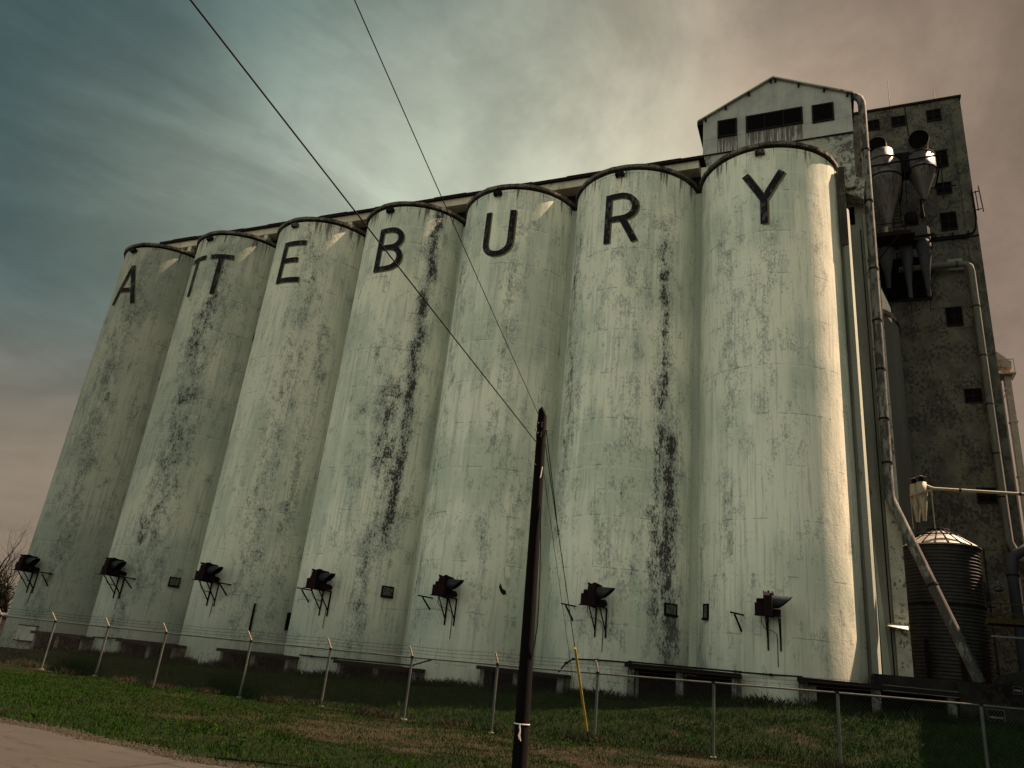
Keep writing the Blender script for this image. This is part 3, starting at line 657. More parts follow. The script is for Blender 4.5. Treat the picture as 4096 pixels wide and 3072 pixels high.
# cluster of long narrow cyclones under an oblong manifold
loc = (5.6, 48, 24.2)
t = thing('cyclone_bank', 'bank of three long blue grey cyclone cones under a rounded manifold box', 'cyclone bank', loc)
def cap_(cxx, cyy, hw, r, n=10): return [(cxx + hw + r * cos(a), cyy + r * sin(a)) for a in np.linspace(-pi / 2, pi / 2, n)] + [(cxx - hw + r * cos(a), cyy + r * sin(a)) for a in np.linspace(pi / 2, 3 * pi / 2, n)]
L(MB().prism(cap_(5.95, 47.9, .5, .55), 28.82, 29.42).prism(cap_(5.95, 47.9, .56, .6), 28.38, 28.78), loc).build('manifold', M['cycblue'], t)
for (X, Z1, Z0, r) in ((6.52, 28.35, 24.3, .44), (5.5, 28.25, 24.3, .39), (4.28, 27.9, 24.9, .47)):
    L(MB().lathe([(r * .8, Z1), (r, Z1 - .25), (r, Z1 - .55), (r * .38, Z0 + 1.0), (.12, Z0)], (X, 47.6 if X > 5 else 47.2, 0), 20), loc).build('cone', M['cycblue'], t)
L(MB().lathe([(.0, 30.65), (.38, 30.6), (.42, 30.2), (.38, 29.8), (0, 29.75)], (6.0, 47.8, 0), 18).box(5.5, 6.3, 47.6, 48.4, 29.4, 29.9), loc).build('fan_housing', M['iron'], t)
L(MB().bar((3.7, 47.0, 28.3), (7.1, 47.0, 28.42), .12, .14).bar((3.7, 46.7, 27.95), (5.6, 46.9, 28.0), .08, .3).bar((7.0, 47, 28.4), (7.0, 50, 28.4), .1).bar((7.02, 47, 28.4), (6.9, 47.9, 27.2), .05), loc).build('beam', M['iron'], t)
L(MB().bar((4.7, 47.5, 24.15), (6.65, 47.5, 24.12), .12).bar((5.45, 47.5, 24.2), (5.45, 47.5, 23.2), .04).bar((6.55, 47.5, 24.3), (6.5, 47.5, 23.2), .04), loc).build('lower_beam', M['iron'], t)
L(MB().box(3.4, 7.0, 49.6, 49.98, 25.4, 28.4), loc).build('back_recess', M['dark'], t)
# small cabinets and ladder by the big cyclone foot
t = thing('service_platform', 'small dark platform and hand rail below the long-coned cyclone', 'platform', (4.3, 46.3, 27.8))
L(MB().box(3.5, 5.9, 45.9, 47.3, 28.0, 28.1).box(3.5, 5.7, 45.85, 45.93, 28.0, 28.28), (4.3, 46.3, 27.8)).build('deck', M['rust'], t)
L(MB().bar((3.6, 45.9, 28.9), (5.4, 45.9, 28.95), .04).bar((5.4, 45.9, 28.1), (5.4, 45.9, 28.95), .04).bar((3.6, 45.9, 26.2), (5.0, 45.9, 28.0), .07), (4.3, 46.3, 27.8)).build('rail', M['iron'], t)
L(MB().tube([(4.35, 46.3, 28.9), (4.32, 46.3, 28.1)], .12, 8), (4.3, 46.3, 27.8)).build('valve', M['creampaint'], t)
t = thing('wall_ladder', 'caged iron ladder on the tower face behind the long-coned cyclone', 'ladder', (5.5, 49.8, 26))
mb = MB().bar((5.15, 49.8, 26), (5.15, 49.8, 34), .05).bar((5.65, 49.8, 26), (5.65, 49.8, 34), .05)
L(mb, (5.5, 49.8, 26)).build('rail', M['iron'], t)
mb = MB()
for i in range(26): mb.bar((5.15, 49.8, 26.2 + i * .3), (5.65, 49.8, 26.2 + i * .3), .035)
L(mb, (5.5, 49.8, 26)).build('rungs', M['iron'], t)

# ------------------------------------------------------------------ corrugated bin with its own twin cyclone
BX, BY, BR = 5.05, 42.3, 1.66
loc = (BX, BY, -.2)
t = thing('steel_grain_bin', 'round corrugated steel bin with a ribbed conical roof in front of the tower', 'grain bin', loc)
prof = []; z = 0.; amp = .022
while z < 7.85: prof.append((BR + amp * sin(2 * pi * z / .16), z)); z += .02
L(MB().lathe(prof, (0, 0, 0), 64), (0, 0, 0)).build('corrugated_wall', M['binsheet'], t)
mb = MB().lathe([(BR + .10, 7.80), (BR + .12, 7.86), (.95, 8.42), (.50, 8.66), (.42, 8.72)], (0, 0, 0), 40, 0, False)
mb.build('roof', M['binroof'], t)
for i in range(20):
    a = 2 * pi * i / 20 + .1
    mb = MB().bar((cos(a) * (BR + .13), sin(a) * (BR + .13), 7.87), (cos(a) * .46, sin(a) * .46, 8.72), .05, .06); mb.build('roof_rib', M['frame'], t)
MB().lathe([(.46, 8.66), (.52, 8.72), (.52, 8.80), (0, 8.84)], n=20).build('roof_collar', M['iron'], t)
MB().lathe([(1.02, 8.40), (1.05, 8.43), (1.02, 8.47)], n=30).build('hoop', M['iron'], t)
mb = MB()
for dx in (-.16, .16): mb.bar((BR + .12, -.4 + dx, 0), (BR + .12, -.4 + dx, 7.9), .03)
mb.build('ladder_rail', M['iron'], t)
mb = MB()
for i in range(26): mb.bar((BR + .12, -.56, .2 + i * .3), (BR + .12, -.24, .2 + i * .3), .025)
mb.build('ladder_rungs', M['iron'], t)
MB().lathe([(BR + .03, 5.0), (BR + .05, 5.04), (BR + .03, 5.08)], n=40).build('hoop', M['iron'], t)
for (X, ) in ((-1.15,), (.25,), (1.15,)):
    MB().box(X - .09, X + .09, -BR - .25, -BR - .08, 1.4, 3.4).build('leg', M['maroon'], t)
loc = (4.45, 42.1, 8.6)
t = thing('twin_cyclone', 'cream rusty twin cyclone with two rain caps standing on the bin roof', 'cyclone', loc)
for (X, Y, dz) in ((4.47, 41.95, 0), (4.2, 42.3, -.02)):
    c_ = L(MB().lathe([(0, 10.93 + dz), (.24, 10.92 + dz), (.25, 10.35 + dz), (.08, 8.95)], (X, Y, 0), 18), loc).build('cyclone_body', M['creampaint'], t)
    L(MB().lathe([(.12, 10.92 + dz), (.12, 11.15 + dz)], (X, Y, 0), 12), loc).build('neck', M['iron'], c_)
    L(MB().lathe([(0, 11.30 + dz), (.27, 11.20 + dz), (.25, 11.17 + dz), (0, 11.2 + dz)], (X, Y, 0), 16), loc).build('rain_cap', M['galv'], c_)
L(MB().bar((3.9, 41.75, 10.2), (4.8, 41.55, 10.42), .08, .07).bar((4.8, 41.55, 10.42), (4.95, 42.5, 10.42), .08, .07).bar((3.9, 41.75, 10.2), (3.98, 42.6, 10.2), .08, .07), loc).build('bracket_frame', M['creampaint'], t)
for p in ((3.92, 41.8), (4.86, 41.6), (4.93, 42.4)): L(MB().bar((*p, 8.5), (*p, 10.4), .035), loc).build('leg', M['creampaint'], t)
pipe_thing('blow_pipe', [(4.6, 41.95, 10.8), (4.85, 41.9, 10.66), (5.0, 41.9, 10.6), (8.9, 41.9, 10.34), (12, 41.9, 10.2)], .075, M['creampaint'], 'thin horizontal pipe running right from the twin cyclone across the tower', 'pipe', [((6.1, 41.9, 10.53), (6.2, 41.9, 10.52)), ((8.6, 41.9, 10.36), (8.7, 41.9, 10.355))], 10)

# far spout tower to the right of the big tower
loc = (12.5, 60, -1.5)
t = thing('spout_tower', 'distant pale leg and spout tower just right of the dark tower', 'tower', loc)
L(MB().bar((12.6, 60, -1.5), (12.6, 60, 23.9), .45, .4), loc).build('trunk', M['farconc'], t)
L(MB().bar((12.15, 60.3, -1.5), (12.15, 60.3, 23.5), .2, .25), loc).build('trunk', M['farconc'], t)
L(MB().prismy([(11.2, 24.6), (12.9, 24.1), (12.95, 24.6), (12.2, 25.4), (11.2, 26.2)], 59.6, 60.6), loc).build('head', M['farconc'], t)
L(MB().box(11.3, 13.1, 59.4, 60.8, 23.6, 23.72), loc).build('platform', M['farconc'], t)
mb = MB()
for X in (11.4, 12.3, 13.05): mb.bar((X, 59.45, 23.7), (X, 59.45, 24.75), .04)
mb.bar((11.4, 59.45, 24.75), (13.05, 59.45, 24.75), .04).bar((12.2, 59.5, 22.3), (13.0, 59.5, 23.6), .08).bar((12.1, 59.5, 21.7), (12.5, 59.5, 22.5), .06); L(mb, loc).build('railing', M['farconc'], t)
for z in (4, 8, 12, 16, 20): L(MB().box(12.34, 12.86, 59.75, 60.2, z, z + .12), loc).build('flange', M['farconc'], t)

# ducts at the far right
pipe_thing('dark_elbow_duct', [(10.5, 44.2, 8.2), (9.0, 44.1, 8.1), (8.4, 44, 7.7), (8.3, 44, 6.9), (8.3, 44, 2.0)], .27, M['cycblue'], 'dark elbow duct at the right edge below the pale duct', 'duct', [((8.3, 44, 6.75), (8.3, 44, 6.82))])
t = thing('hooded_duct', 'pale square hooded duct just right of the corrugated bin', 'duct', (7.4, 44, 5))
L(MB().prismy([(7.05, 5.2), (7.35, 5.2), (7.38, 6.0), (7.8, 6.0), (7.8, 6.3), (7.6, 6.45), (7.05, 6.4)], 43.7, 44.3), (7.4, 44, 5)).build('hood', M['pillar'], t)
t = thing('service_catwalk', 'yellow railed catwalk at the right edge in deep shade', 'catwalk', (7, 36, 3.6))
mb = MB().bar((5.75, 36, 4.40), (9, 36, 4.44), .05).bar((5.75, 36, 4.02), (9, 36, 4.04), .04)
for X in (6.24, 7.6): mb.bar((X, 36, 3.8), (X, 36, 4.42), .05)
L(mb, (7, 36, 3.6)).build('railing', M['yellowdark'], t)
L(MB().box(5.75, 9, 35.9, 36.9, 3.63, 3.83), (7, 36, 3.6)).build('deck_edge', M['yellowdark'], t)
L(MB().bar((5.75, 35.9, 3.13), (9, 35.9, 3.15), .06), (7, 36, 3.6)).build('lower_rail', M['galv'], t)
mb = MB(); hp = [(5.7, 1.2), (6.1, 1.75), (6.5, 1.85), (7.2, 2.1), (9, 2.0), (9, 1.2)]
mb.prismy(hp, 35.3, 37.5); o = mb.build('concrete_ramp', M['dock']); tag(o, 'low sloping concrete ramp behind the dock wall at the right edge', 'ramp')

# ------------------------------------------------------------------ base: bays between the silos, dock wall
LETN = ['A', 'T T', 'E', 'B', 'U', 'R', 'Y']
def bay(xa, xb, ztop, openings, zfoot, label, yf=33.4):
    loc = ((xa + xb) / 2, yf, zfoot); t = thing('loading_bay', label, 'bay', loc, 'low bays between the silo feet')
    L(MB().box(xa - .12, xb + .12, yf - .22, 36.4, ztop - .16, ztop), loc).build('canopy', M['canopy'], t)
    zt = ztop - .162; zo = zt - .06
    edges = [xa] + [q for o_ in openings for q in o_] + [xb]
    for i in range(0, len(edges), 2):
        if edges[i + 1] - edges[i] > .03: L(MB().box(edges[i], edges[i + 1], yf, yf + .35, zfoot - .8, zt), loc).build('pillar', M['pillar'], t)
    for (a, b_) in openings:
        L(MB().box(a, b_, yf + .02, yf + .3, zo, zt), loc).build('lintel', M['frame'], t)
        L(MB().box(a, b_, yf + .9, yf + .95, zfoot - .8, zo), loc).build('dark_interior', M['dark'], t)
        L(MB().box((a + b_) / 2 - .02, (a + b_) / 2 + .02, yf + .3, yf + .34, zfoot - .8, zo), loc).build('divider_bar', M['iron'], t)
    for (xs_, xe_) in ((xa - .1, xa + .05), (xb - .05, xb + .1)):
        L(MB().box(xs_, xe_, yf + .36, 35.8, zfoot - .8, zt), loc).build('side_wall', M['pillar'], t)
    return t
bay(-8.14, -3.69, .76, [(-7.87, -6.12), (-5.83, -3.88)], -.6, 'loading bay with two dark openings between the R silo and the Y silo')
bay(-1.28, 4.0, .85, [(-1.02, 1.22), (1.54, 3.74)], -.15, 'loading bay at the foot of the Y silo reaching right under the annex')
bay(-15.0, -11.0, .02, [(-14.8, -13.36), (-13.16, -11.28)], -1.0, 'loading bay partly hidden by the utility pole between the U silo and the R silo')
bay(-22.75, -18.3, -.42, [(-22.55, -20.68), (-20.40, -18.55)], -1.25, 'loading bay between the B silo and the U silo')
bay(-30.2, -25.7, -.50, [(-30.0, -28.15), (-27.85, -25.9)], -1.4, 'loading bay between the E silo and the B silo')
bay(-37.6, -33.4, -.60, [(-37.4, -35.45), (-35.2, -33.6)], -1.6, 'loading bay between the T T silo and the E silo')
bay(-44.7, -40.5, -.72, [(-44.5, -42.8), (-42.5, -40.7)], -1.7, 'loading bay between the A silo and the T T silo')
# sloping concrete ledge on top of the right bay, and the dark dock wall
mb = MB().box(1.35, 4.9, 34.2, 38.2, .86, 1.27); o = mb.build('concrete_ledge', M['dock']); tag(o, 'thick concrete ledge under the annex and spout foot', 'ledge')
t = thing('dock_wall', 'dark concrete dock wall in shade at the right edge', 'wall', (6, 33.9, -.5))
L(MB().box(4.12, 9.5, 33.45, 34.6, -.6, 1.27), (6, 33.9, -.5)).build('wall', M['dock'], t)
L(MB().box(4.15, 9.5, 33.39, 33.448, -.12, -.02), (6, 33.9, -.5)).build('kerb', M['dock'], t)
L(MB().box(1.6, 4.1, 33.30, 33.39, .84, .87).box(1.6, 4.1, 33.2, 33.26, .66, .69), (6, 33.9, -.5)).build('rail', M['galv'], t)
def sign(xa, xb, z0, z1, label):
    loc = ((xa + xb) / 2, 33.40, z0); t = thing('warning_sign', label, 'sign', loc, 'signs on the dock wall')
    L(MB().box(xa, xb, 33.405, 33.44, z0, z1), loc).build('board', M['iron'], t)
    q = .012; L(MB().box(xa, xb, 33.39, 33.404, z1 - q, z1).box(xa, xb, 33.39, 33.404, z0, z0 + q).box(xa, xa + q, 33.39, 33.404, z0 + q, z1 - q).box(xb - q, xb, 33.39, 33.404, z0 + q, z1 - q), loc).build('border', M['galv'], t)
    L(MB().box(xa + .03, xb - .05, 33.392, 33.404, z0 + .08, z0 + .15), loc).build('pale_bar', M['galv'], t)
    # illegible rows of lettering: short strokes, nothing that can be read in the photograph either
    mb = MB(); X = xa + .07
    while X < xb - .1:
        wv = random.uniform(.03, .06); mb.box(X, X + wv, 33.394, 33.403, z0 + .19, z0 + .235); X += wv + .02
    L(mb, loc).build('worn_text', M['maroon'], t)
sign(4.93, 5.48, .02, .40, 'framed warning sign low on the dock wall near the fence end')
sign(5.83, 6.12, .99, 1.24, 'small warning sign high on the dock wall at the right edge')

# conduit along the silo feet
def conduit(pts, label):
    loc = pts[0]; t = thing('base_conduit', label, 'conduit', loc, 'conduits along the silo feet')
    L(MB().tube(pts, .035, 8), loc).build('pipe', M['iron'], t)
    for p in pts[1:-1]: L(MB().box(p[0] - .06, p[0] + .06, p[1] - .05, p[1] + .08, p[2] - .05, p[2] + .05), loc).build('clamp', M['iron'], t)
conduit([(-11.2, 33.3, .1), (-10.95, 33.5, .5), (-10.7, 33.7, .7), (-9.7, 33.86, .76), (-8.2, 33.7, .78), (-8.0, 33.12, .80), (-3.7, 33.12, .82), (-3.6, 33.8, .83), (-2.4, 33.86, .85), (-1.2, 33.5, .88)], 'conduit pipe along the wall above the R and Y silo bay')
conduit([(-25.5, 33.9, -.40), (-24.7, 33.86, -.40), (-23.4, 33.85, -.38), (-22.7, 33.1, -.36), (-18.4, 33.1, -.30), (-17.6, 33.5, .05)], 'conduit pipe along the bay between the B silo and the U silo')
conduit([(-40.4, 33.9, -.70), (-39.2, 33.88, -.66), (-37.7, 33.6, -.60)], 'conduit pipe on the foot of the T T silo')

# ------------------------------------------------------------------ aeration fans on brackets
def make_fan():
    t = thing('aeration_fan', '', 'fan', (0, 0, 0), 'aeration fans on wall brackets')
    # scroll housing: thin tall box, rounded front-top corner
    pr = [(.0, 0), (1.02, 0), (1.02, .88), (.86, 1.02), (.16, 1.02), (0, .88)]
    mb = MB(); n = len(pr); v = [(-.22, y, z) for y, z in pr] + [(.16, y, z) for y, z in pr]
    mb.add(v, [tuple(range(n)), tuple(range(n, 2 * n))[::-1]] + [(i, n + i, n + (i + 1) % n, (i + 1) % n) for i in range(n)])
    for (x_) in (-.23, .15): mb.box(x_, x_ + .035, -.02, 1.04, .97, 1.08)
    mb.build('housing', M['rust'], t)
    MB().box(-.06, .02, .35, .6, 1.05, 1.14).box(-.16, -.10, .4, .5, 1.02, 1.10).build('lifting_lug', M['iron'], t)
    MB().lathe([(.0, 0), (.17, 0), (.17, .34), (0, .34)], n=16).build('motor', M['iron'], t)
    m = [o for o in bpy.data.objects if o.parent == t and o.name.startswith('motor')][0]; m.rotation_euler = (0, -pi / 2, 0); m.location = (-.22, .5, .62)
    MB().box(-.62, -.225, .18, .85, .02, .56).build('drive_box', M['rust'], t)
    # inlet hood: tube with a slanted, pointed mouth
    mb = MB(); K = 22; vs = []
    for j in range(K):
        a = 2 * pi * j / K; y_, z_ = .5 + .29 * cos(a), .66 + .29 * sin(a)
        tip = .22 + (.66 * (.5 + .5 * sin(a)) ** .9)
        vs += [(.16, y_, z_), (.16 + tip, .5 + .29 * cos(a) * (1 - .12 * tip), .66 + .29 * sin(a) * (1 - .05 * tip))]
    mb.add(vs, [(2 * j, 2 * ((j + 1) % K), 2 * ((j + 1) % K) + 1, 2 * j + 1) for j in range(K)], 0, True); mb.build('hood', M['galv2'], t)
    MB().box(.17, .48, .55, .98, .04, .34).build('outlet', M['rust'], t)
    MB().tube([(.3, .85, .2), (.3, 1.35, .2)], .13, 12).build('duct_stub', M['rust'], t)
    # bracket: two flat arms, two diagonals down to the wall, two wall posts
    for x_ in (-.14, .42):
        MB().bar((x_, -.02, -.03), (x_, 1.25, -.03), .05, .06).build('bracket_arm', M['iron'], t)
        MB().bar((x_, .12, -.06), (x_, 1.20, -1.12), .05, .05).build('brace', M['iron'], t)
        MB().bar((x_, 1.22, -1.45), (x_, 1.22, -.03), .06, .07).build('bracket_post', M['iron'], t)
    MB().bar((-.62, .0, -.03), (.45, .0, -.03), .05, .05).build('front_angle', M['iron'], t)
    MB().tube([(-.35, .5, 0), (-.36, .5, -.3), (-.22, .6, -.55), (.1, .8, -.62), (.26, 1.0, -.72), (.28, 1.22, -1.0), (.28, 1.22, -2.15)], .017, 6).build('cable', M['cable'], t)
    return t
M['galv2'] = weathered('hood_sheet', (.030, .034, .040), (.018, .020, .025), (.008, .007, .008), .4, 6, 2, .5, .1)
fan = make_fan()
FP = {1: (.10, 2.72), 2: (.12, 2.84), 3: (.06, 2.88), 4: (.10, 2.88), 5: (.05, 2.95), 6: (0, 2.99), 7: (-.10, 3.06)}
FLAB = {1: 'at the edge of the A silo in front of the bare tree', 2: 'on the T T silo', 3: 'on the E silo', 4: 'on the B silo', 5: 'on the U silo', 6: 'on the R silo', 7: 'on the Y silo with a sunlit hood'}
for k in range(7, 0, -1):
    o = fan if k == 7 else copy_tree(fan)
    dx, z = FP[k]; o.location = (cx(k) + dx, YC - SR - 1.18, z); o.scale = (.88, .95, .88); o.rotation_euler = (0, 0, radians((0, 2.5, -3, 4, -1.5, 3, -2, 0)[k])); o['label'] = ('rusty aeration fan on a bracket ' if k != 1 else 'rusty fan ') + FLAB[k]
BP = {1: (1.32, 2.72, 1.92), 2: (1.11, 2.78, 2.19), 3: (.99, 2.84, 2.19), 4: (-.89, 2.85, 2.19), 5: (-1.12, 2.9, 2.31), 6: (-1.21, 2.99, 2.32), 7: (-1.28, 3.12, 2.42)}
for k, (dx, z, z2) in BP.items():
    yw = -sqrt(SR ** 2 - dx ** 2); loc = (cx(k) + dx, YC + yw, z2)
    t = thing('empty_bracket', 'small empty iron wall bracket beside the fan on the %s silo' % LETN[k - 1], 'bracket', loc, 'empty brackets beside the fans')
    MB().bar((.12, .08, z - z2), (-.38, -.72, z - z2 + .02), .06, .06).build('arm', M['iron'], t)
    MB().bar((.0, .05, 0), (-.24, -.50, z - z2 - .03), .06, .06).build('brace', M['iron'], t)

# hatches and plates on the curved walls
def on_wall(k, phi): a = radians(phi); return (cx(k) + SR * sin(a), YC - SR * cos(a)), a
def hatch(k, phi, z, w_, h_, label, kind=0):
    (X, Y), a = on_wall(k, phi); t = thing('wall_hatch', label, 'hatch', (X, Y, z), 'hatches low on the silo walls', a)
    MB().box(-w_ / 2, w_ / 2, -.05, .12, 0, h_).build('panel', M['pillar'] if kind == 0 else M['iron'], t)
    q = .06; mb = MB().box(-w_ / 2 - q, w_ / 2 + q, -.08, .10, h_, h_ + q).box(-w_ / 2 - q, w_ / 2 + q, -.14, .10, -q * 1.6, 0).box(-w_ / 2 - q, -w_ / 2, -.08, .10, 0, h_).box(w_ / 2, w_ / 2 + q, -.08, .10, 0, h_)
    mb.build('frame', M['iron'], t)
hatch(2, 54, 2.68, .52, .42, 'small square hatch with a frame on the T T silo')
hatch(4, 54, 2.96, .56, .44, 'small square hatch with dark frame on the B silo')
hatch(6, 54, 3.05, .62, .42, 'rusty barred hatch beside the dark peeling strip on the R silo')
hatch(7, -53, 3.0, .28, .55, 'narrow rounded hatch on the left side of the Y silo')
for (phi, z0, z1, w_, lab) in ((41.3, .43, 2.0, .12, 'narrow dark steel channel bolted upright on the E silo'), (74, .8, 1.75, .28, 'dark steel plate in the joint right of the E silo')):
    (X, Y), a = on_wall(3, phi); o = MB().box(-w_ / 2, w_ / 2, -.12, .1, 0, z1 - z0).build('steel_plate', M['iron'], None, (X, Y, z0)); o.rotation_euler = (0, 0, a); tag(o, lab, 'plate')
(X, Y), a = on_wall(1, 15.5); t = thing('wall_board', 'pale rectangular board with dark edges low on the A silo', 'board', (X, Y, -1.35), None, a)
MB().box(-.6, .6, -.14, .25, 0, .85).build('panel', M['concrete'], t)
MB().box(-.62, .62, -.18, .2, .851, .90).box(-.62, .62, -.18, .2, -.06, -.001).build('edge_strip', M['iron'], t)

# ------------------------------------------------------------------ chain link fence
FY = 22.4
PX = [-39.5, -35.8, -32.3, -29.0, -26.0, -23.0, -19.0, -15.62, -12.48, -9.5, -6.34, -3.08, .02, 3.2, 6.4]
def fbase(x): return float(gz(x, FY))
t = thing('chain_link_fence', 'galvanised chain link fence with barbed wire in front of the silos', 'fence', (-9.5, FY, -1.8))
loc = (-9.5, FY, -1.8)
def ftop(x): return float(np.interp(x, [-60, -29, -23, -12.5, -6.3, 0, 3, 30], [-.10, -.05, -.03, .035, .14, .28, .33, .5]))
for x in PX:
    zb0, zt0 = fbase(x) - .1, ftop(x); r = .04
    p = L(MB().tube([(x, FY, zb0), (x, FY, zt0 + .03)], r, 10), loc).build('post', M['post'], t)
    L(MB().tube([(x, FY, zt0 - .02), (x, FY, zt0 + .05)], .055, 10), loc).build('cap', M['frame'], p)
    if x < -4: L(MB().bar((x, FY, zt0 + .04), (x, FY - .27, zt0 + .34), .045, .03), loc).build('barb_arm', M['farconc'], p)
    L(MB().tube([(x, FY, zb0), (x, FY, fbase(x) + .03)], .10, 10), loc).build('footing', M['concrete'], p)
L(MB().tube([(x, FY - .01, ftop(x)) for x in PX], .024, 8, smooth=True), loc).build('top_rail', M['post'], t)
# the diamond mesh: every wire is a thin strip running diagonally
mb = MB(); pitch = .075; Hf = 1.78; wv = .0058
x = PX[0] - Hf
def clip(xa, za, xb, zb):
    return xa, za, xb, zb
while x < PX[-1]:
    for s_ in (1, -1):
        n = 6; P = []
        for i in range(n + 1):
            f_ = i / n; xx = x + (f_ if s_ > 0 else 1 - f_) * Hf * .8
            if PX[0] <= xx <= PX[-1]:
                b0 = float(np.interp(xx, FX, FZ)) + .04; P.append((xx, FY + .012 * s_, b0 + (ftop(xx) - b0) * f_))
        for a_, b_ in zip(P, P[1:]):
            (xa, ya, za), (xb, yb, zb2) = a_, b_; q = wv / 2
            mb.add([(xa - q, ya, za), (xa + q, ya, za), (xb + q, yb, zb2), (xb - q, yb, zb2)], [(0, 1, 2, 3)])
            mb.add([(xa, ya - q, za), (xa, ya + q, za), (xb, yb + q, zb2), (xb, yb - q, zb2)], [(0, 1, 2, 3)])
    x += pitch
x = PX[0]
while x < PX[-1]:      # knuckles above the rail
    z = ftop(x); mb.add([(x, FY, z), (x + .004, FY, z), (x + .012, FY, z + .06), (x + .008, FY, z + .06)], [(0, 1, 2, 3)]); x += pitch
L(mb, loc).build('wire_mesh', M['wire'], t)
for i in (1, 2, 3):
    P = []
    pxs = [q for q in PX if q < -4] + [3.2]
    for a_, b_ in zip(pxs, pxs[1:]):
        for f_ in (0, .25, .5, .75):
            xx = a_ + (b_ - a_) * f_; P.append((xx, FY - .09 * i, ftop(xx) + .04 + .10 * i - .03 * sin(pi * f_) - .004 * random.random()))
    mb = MB().tube(P, .0035, 4, smooth=False)
    for (a_, b_) in zip(P, P[1:]):
        for f_ in np.arange(0, 1, .125):
            p_ = np.array(a_) + (np.array(b_) - np.array(a_)) * f_; mb.bar(p_ + (-.02, 0, -.025), p_ + (.02, 0, .025), .004)
    L(mb, loc).build('barbed_wire', M['iron'], t)

# ------------------------------------------------------------------ utility pole, wires and guy
loc = (-4.86, 12.8, -1.75)
t = thing('utility_pole', 'dark creosoted wooden utility pole with an angled cut top', 'pole', loc)
mb = MB(); K = 20; R0, R1 = .132, .088; zt = 4.70; lean = (-.16, 0)
def pc(z): f_ = (z + 1.75) / (zt + 1.75); return (-4.86 + lean[0] * f_, 12.8, R0 + (R1 - R0) * f_)
vs = []; zs = [-2.3, -1.2, 0, 1.5, 3, 4.2, zt]
for z in zs:
    X, Y, r = pc(z)
    for j in range(K):
        a = 2 * pi * j / K; rr = r * (1 + .03 * sin(5 * a) + .012 * sin(13 * a + z)); vs.append((X + rr * cos(a), Y + rr * sin(a), z + (0 if z < zt else .09 * (1 - abs(cos(a)) * 1.0) - .08 * max(0, cos(a)))))
mb.add(vs, [(i * K + j, i * K + (j + 1) % K, (i + 1) * K + (j + 1) % K, (i + 1) * K + j) for i in range(len(zs) - 1) for j in range(K)], 0, True)
X, Y, r = pc(zt); o_ = len(mb.v); top = vs[-K:]
mb.add(top + [(X - .01, Y, zt + .13)], [(j, (j + 1) % K, K) for j in range(K)], 0)
L(mb, loc).build('shaft', M['pole'], t)
for z in (4.42, 4.22):
    X, Y, r = pc(z); L(MB().box(X - .055, X + .045, Y - r - .03, Y - r + .01, z - .06, z + .06), loc).build('mounting_plate', M['iron'], t)
    L(MB().tube([(X - .02, Y - r - .07, z + .02), (X - .02, Y - r, z + .02)], .014, 8), loc).build('bolt', M['galv'], t)
X, Y, r = pc(3.7); L(MB().tube([(X - .03, Y - r - .06, 3.62), (X - .03, Y - r, 3.62)], .016, 8), loc).build('bolt', M['galv'], t)
X, Y, r = pc(4.35); L(MB().tube([(X + r, Y, 4.35), (X + r + .07, Y, 4.33)], .012, 6), loc).build('bolt', M['galv'], t)
X, Y, r = pc(3.4); L(MB().tube([(X + r - .02, Y - .04, 3.60), (X + r - .03, Y - .06, 3.42), (X + r - .07, Y - .08, 3.22), (X + r - .085, Y - .08, 3.08)], .013, 8), loc).build('conduit_elbow', M['shedmetal'], t)
X, Y, r = pc(-.83); loc2 = (X, Y, -.95)
t = thing('tied_cord', 'white cord tied round the utility pole with frayed ends hanging', 'cord', loc2)
L(MB().lathe([(r + .006, -.84), (r + .014, -.83), (r + .006, -.82)], (X, Y, 0), 24), loc2).build('loop', M['white'], t)
mb = MB().tube([(X + .02, Y - r - .015, -.83), (X + .015, Y - r - .02, -.88), (X + .03, Y - r - .02, -.93), (X + .01, Y - r - .02, -1.0), (X + .035, Y - r - .02, -1.06)], .007, 6)
mb.tube([(X + .02, Y - r - .015, -.84), (X + .04, Y - r - .02, -.92), (X + .035, Y - r - .02, -1.0), (X + .06, Y - r - .02, -1.08)], .006, 6); L(mb, loc2).build('loose_end', M['white'], t)

def wire(name, a, b_, sag, r, mat, label, cat='wire', group=None, n=24, wob=0):
    a = np.array(a); b_ = np.array(b_); P = []
    for i in range(n + 1):
        f_ = i / n; p_ = a + (b_ - a) * f_; p_[2] -= sag * 4 * f_ * (1 - f_); p_[0] += wob * sin(i * 2.1); P.append(tuple(p_ - a))
    o = MB().tube(P, r, 6).build(name, mat, None, tuple(a)); return tag(o, label, cat, group)
wire('overhead_wire', (-5.03, 12.72, 4.56), (-1.57, -7.7, 6.03), .06, .006, M['cable'], 'thin overhead wire rising from the very top of the pole', 'wire', 'overhead wires')
wire('overhead_wire', (-5.02, 12.72, 4.03), (-4.79, -8.0, 6.60), .06, .0095, M['cable'], 'thick overhead wire rising left from below the top of the pole', 'wire', 'overhead wires')
GA = (-6.23, 21.55, -1.72); 
t = thing('guy_wire', 'steel guy wire sloping from the pole to the ground with a yellow guard', 'guy wire', GA)
def gp(f_): a = np.array((-4.94, 12.85, 4.15)); return tuple(a + (np.array(GA) - a) * f_)
L(MB().tube([gp(0), gp(.3), gp(.62), gp(1)], .009, 6), GA).build('strand', M['iron'], t)
L(MB().tube([tuple(np.array(gp(0)) + (.0, 0, .25)), gp(.24)], .009, 6), GA).build('strand', M['iron'], t)
L(MB().tube([gp(.60), gp(.93)], .032, 10), GA).build('yellow_guard', M['yellow'], t)
L(MB().tube([gp(.92), gp(1.0)], .018, 8), GA).build('anchor_rod', M['iron'], t)
